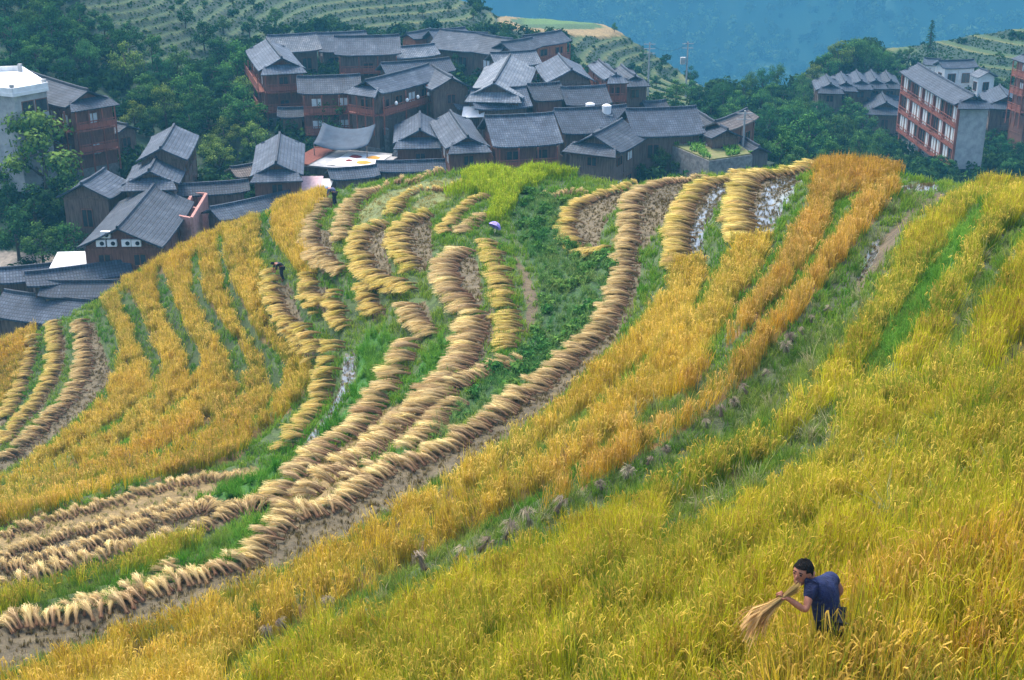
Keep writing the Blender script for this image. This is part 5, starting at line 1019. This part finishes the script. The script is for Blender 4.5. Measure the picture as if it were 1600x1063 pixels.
# ------------------------------------------------------------------ trees, each with trunk and crown
BARK = noisy('bark', s2l(60,50,42), s2l(96,84,72), 6, .9, bump=.5)
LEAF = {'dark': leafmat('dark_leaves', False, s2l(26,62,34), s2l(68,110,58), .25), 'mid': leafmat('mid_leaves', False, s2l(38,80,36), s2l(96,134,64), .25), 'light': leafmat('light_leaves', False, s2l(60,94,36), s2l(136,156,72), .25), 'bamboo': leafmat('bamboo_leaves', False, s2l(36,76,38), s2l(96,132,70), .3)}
def tree_parts(kind, seed):
    random.seed(seed); tr = MB(); b = Blades(); lobes = []
    if kind == 'conifer':
        tr.tube([(0, 0, -.05), (0, 0, .5), (.01, 0, .97)], [.045, .03, .006], 7)
        for k in range(15):
            z = .10+.86*k/15; rr = .30*(1-z)**.8+.02
            for i in range(9):
                a = U(0, 6.28); 
                for j in range(9):
                    t = U(.15, 1); b_ = Vector((math.cos(a)*rr*t, math.sin(a)*rr*t, z-.10*t*rr/.3+U(-.015, .015))); nrm = Vector((U(-.6, .6), U(-.6, .6), 1)).normalized(); u = Vector((math.cos(a+U(-.6, .6)), math.sin(a+U(-.6, .6)), -.25)).normalized(); b.quad(b_, u*.035, u.cross(nrm)*.018, t*U(.5, 1), U(.6, 1.3))
        return tr, b
    H_ = 1.0; top = .5
    P = [Vector((0, 0, -.06)), Vector((U(-.02, .02), U(-.02, .02), .2)), Vector((U(-.04, .04), U(-.04, .04), .45)), Vector((U(-.05, .05), U(-.05, .05), .72))]; tr.tube(P, [.034, .026, .02, .008], 8)
    nl = 9 if kind != 'bamboo' else 12
    for k in range(nl):
        a = 6.283*k/nl+U(-.4, .4); z = U(.34, .82); rr = (.30 if kind != 'bamboo' else .24)*math.sin(math.pi*min(1, (z-.08)/.92))**.6*U(.6, 1.1); c = Vector((math.cos(a)*rr, math.sin(a)*rr, z)); s0 = P[1].lerp(P[3], U(.1, .8)); tr.tube([s0, s0.lerp(c, .55)+Vector((0, 0, .02)), c], [.013, .009, .003], 5); lobes.append((c, U(.11, .19)))
    lobes += [(Vector((U(-.06, .06), U(-.06, .06), .86)), .14), (Vector((U(-.1, .1), U(-.1, .1), .62)), .18)]
    n = 2100
    for i in range(n):
        c, r = random.choice(lobes); d = Vector((random.gauss(0, 1), random.gauss(0, 1), random.gauss(.15, .9))).normalized(); rad = r*U(.45, 1.08)*(1+.25*math.sin(d.x*7+d.y*5+c.x*20)); p = c+Vector((d.x, d.y, d.z*.82))*rad
        nrm = (d+Vector((U(-.9, .9), U(-.9, .9), U(-.2, .9)))).normalized(); u = nrm.orthogonal().normalized(); u.rotate(Matrix.Rotation(U(0, 6.28), 3, nrm))
        if kind == 'bamboo': u = (Vector((d.x, d.y, -.7))+Vector((U(-.4, .4), U(-.4, .4), U(-.3, .3)))).normalized(); p.z += .05*U(-1, 1)
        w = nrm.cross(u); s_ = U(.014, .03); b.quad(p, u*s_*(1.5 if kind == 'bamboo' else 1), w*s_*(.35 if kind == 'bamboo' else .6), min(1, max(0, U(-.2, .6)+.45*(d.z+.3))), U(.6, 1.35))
    return tr, b
tprot = {}
for kind, nv in (('broad', 6), ('bamboo', 3), ('conifer', 2)):
    for v in range(nv):
        tr, b = tree_parts(kind, 100+v+nv*17); a = tr.build('trunk', BARK, None, True); c = b.obj('crown', LEAF['mid']); tprot[kind, v] = (a.data, c.data, nv); bpy.data.objects.remove(a); bpy.data.objects.remove(c)
crown_cache = {}
random.seed(77)
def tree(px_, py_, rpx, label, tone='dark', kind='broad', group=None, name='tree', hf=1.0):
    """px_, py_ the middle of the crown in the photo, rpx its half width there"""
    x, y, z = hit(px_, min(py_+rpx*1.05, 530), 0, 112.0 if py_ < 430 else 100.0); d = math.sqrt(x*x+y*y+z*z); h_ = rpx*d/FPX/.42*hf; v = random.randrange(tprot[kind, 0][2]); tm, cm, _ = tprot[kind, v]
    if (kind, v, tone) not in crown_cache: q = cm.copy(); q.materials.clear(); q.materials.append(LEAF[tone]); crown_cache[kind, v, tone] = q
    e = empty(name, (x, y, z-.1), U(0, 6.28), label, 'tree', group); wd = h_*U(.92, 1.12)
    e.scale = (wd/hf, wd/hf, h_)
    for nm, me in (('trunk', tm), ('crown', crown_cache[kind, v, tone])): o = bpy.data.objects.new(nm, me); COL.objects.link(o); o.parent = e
    return e
def many(lst, label, group, tones, kinds=('broad',), name='tree', hf=1.0):
    for i, (a, b, r) in enumerate(lst): tree(a, b, r, label, random.choice(tones), random.choice(kinds), group, name, hf*U(.9, 1.15))
tree(75,262,66, 'largest yellow green tree at the left, rising above the left roofs', 'light'); tree(45,163,20, 'dark conical tree in front of the white flat roofed building', 'dark', 'broad', None, 'tree', 1.25); tree(345,255,26, 'light green round tree beside the two stepped roof houses', 'light')
tree(713,106,17, 'left one of two round dark trees in the middle of the roofs', 'dark'); tree(750,98,16, 'right one of two round dark trees in the middle of the roofs', 'dark')
tree(522,192,29, 'broad green tree beside the house with two red balconies', 'mid'); tree(548,163,18, 'narrow dark tree at the corner of the courtyard house', 'dark'); tree(634,240,17, 'bushy light tree in front of the low roofed shed', 'light'); tree(1452,62,15, 'tall lone conifer standing on the right hand terraces', 'dark', 'conifer', None, 'conifer', 1.3); tree(816,14,10, 'small conifer on the skyline of the knoll', 'dark', 'conifer', None, 'conifer', 1.2)
tree(1071,92,15, 'tall feathery bamboo beside the power pole on the knoll', 'bamboo', 'bamboo', None, 'bamboo', 1.5); tree(384,180,36, 'tall broad tree left of the small shed on posts', 'mid'); tree(372,108,34, 'broad tree left of the red balcony house at the village top', 'mid')
tree(140,98,24, 'pale leafy tree above the house with three balcony floors', 'bamboo', 'bamboo'); tree(128,190,24, 'dark tree in front of the three balcony floors', 'dark')
many([(10,205,42),(52,212,34),(6,214,34),(40,226,30),(72,216,26),(104,232,24),(-6,240,30),(84,240,22)], 'leafy tree hiding the lower walls of the white flat roofed building', 'trees under the flat roofed building', ('dark', 'mid'))
many([(20,325,36),(60,335,40),(112,322,34),(150,352,26),(108,384,30),(30,372,34),(70,390,30),(150,310,24),(5,280,30)], 'dark leafy tree in the clump between the left edge and the largest brown house', 'trees left of the largest brown house', ('dark', 'dark', 'mid'))
many([(330,190,34),(300,142,30),(262,176,28),(230,150,28),(200,108,30),(300,200,24),(352,214,28),(400,190,22),(212,186,22),(345,95,24),(385,145,24),(330,235,22),(362,292,18),(400,228,24),(412,252,18),(280,110,24),(320,60,20),(205,70,24),(250,120,24),(355,150,26),(240,195,20),(310,165,26),(335,128,24),(395,215,20)], 'leafy tree in the wooded gully between the left houses and the village', 'trees in the left wooded gully', ('dark', 'dark', 'mid', 'mid', 'light'))
many([(90,62,34),(60,92,28),(40,112,22),(102,112,24),(180,78,26),(130,40,28),(62,42,24),(20,72,28),(12,24,24),(10,110,22),(80,20,18),(165,42,16),(240,84,20),(120,72,24),(35,60,22),(290,30,14),(430,28,13),(390,45,14),(350,40,13)], 'dark tree on the terraced slope at the upper left', 'trees on the upper left slope', ('dark', 'mid', 'dark'))
many([(800,246,18),(838,250,20),(868,246,17),(792,256,14)], 'low tree in front of the wide red balcony house behind the field crest', 'trees behind the crest', ('mid', 'dark', 'light'))
many([(1000,248,26),(978,258,18),(1030,260,20),(1048,246,20),(1012,232,18),(1064,262,16)], 'green bush like tree between the front gable house and the garden plot', 'trees beside the garden plot', ('mid', 'mid', 'light'), ('broad', 'bamboo'))
many([(1080,142,16),(1056,146,20),(1092,156,17),(1130,152,20),(1152,164,18),(1192,132,20),(1212,128,18),(1172,138,16),(1110,172,16),(1140,182,18),(1222,158,18),(1188,160,20),(1160,150,16),(1240,150,16),(1205,150,18),(1078,122,12)], 'tree on the green saddle between the knoll and the right hand houses', 'trees on the saddle', ('dark', 'mid', 'mid'), ('broad', 'broad', 'bamboo'))
many([(1330,92,20),(1310,100,22),(1290,112,20),(1350,98,20),(1372,104,18),(1268,124,18),(1252,138,16),(1340,82,15),(1318,84,13),(1385,96,14),(1256,160,18),(1400,112,14)], 'tree of the wooded hump above the row of five gables', 'trees of the wooded hump', ('mid', 'mid', 'light'), ('broad', 'bamboo'))
many([(1200,205,26),(1240,190,26),(1280,185,24),(1320,180,26),(1345,200,24),(1218,232,28),(1262,222,30),(1300,218,28),(1340,232,26),(1372,222,20),(1188,238,20),(1240,255,22),(1290,252,24),(1330,258,20),(1362,250,20),(1212,175,20),(1300,160,18),(1360,182,18),(1255,175,20),(1196,184,18),(1400,255,16),(1226,205,24),(1318,205,24),(1275,205,22)], 'dense green tree in the wood between the brownish roof and the hotel', 'trees of the right hand wood', ('dark', 'mid', 'mid', 'bamboo'), ('broad', 'broad', 'bamboo'))
many([(1430,262,14),(1465,258,13),(1500,254,14),(1535,250,16),(1560,235,16),(1585,245,16),(1545,215,14),(1520,262,13),(1590,225,14),(1480,266,12),(1575,262,14)], 'low bushy tree at the foot of the hotel', 'trees at the foot of the hotel', ('dark', 'mid'))
many([(5,480,20),(22,500,18),(-8,505,22)], 'dark bush at the left edge below the lowest tiled roof', 'bushes at the left edge', ('dark',))
many([(880,118,8),(1005,88,7),(1035,100,7),(960,45,6),(905,22,6),(1560,90,8),(1590,105,8),(1420,84,8),(1405,92,9),(740,25,8),(700,12,7),(660,20,6),(988,128,10),(1025,128,9)], 'small bush on the far yellow green terraces', 'bushes on the far terraces', ('dark', 'mid'))
# ------------------------------------------------------------------ the air between: one even haze
hz = MB().box(-1500, 1500, -40, 2380, -420, 24)
m, nt, N, L, B = newmat('haze'); N.remove(B); pv = N.new('ShaderNodeVolumePrincipled'); pv.inputs['Color'].default_value = (.115, .40, .60, 1); pv.inputs['Density'].default_value = .00062; pv.inputs['Anisotropy'].default_value = .0
L.new(pv.outputs[0], N['Material Output'].inputs['Volume'])
tag(hz.build('haze', m), 'thin blue haze filling the valley air', 'haze', kind='stuff')
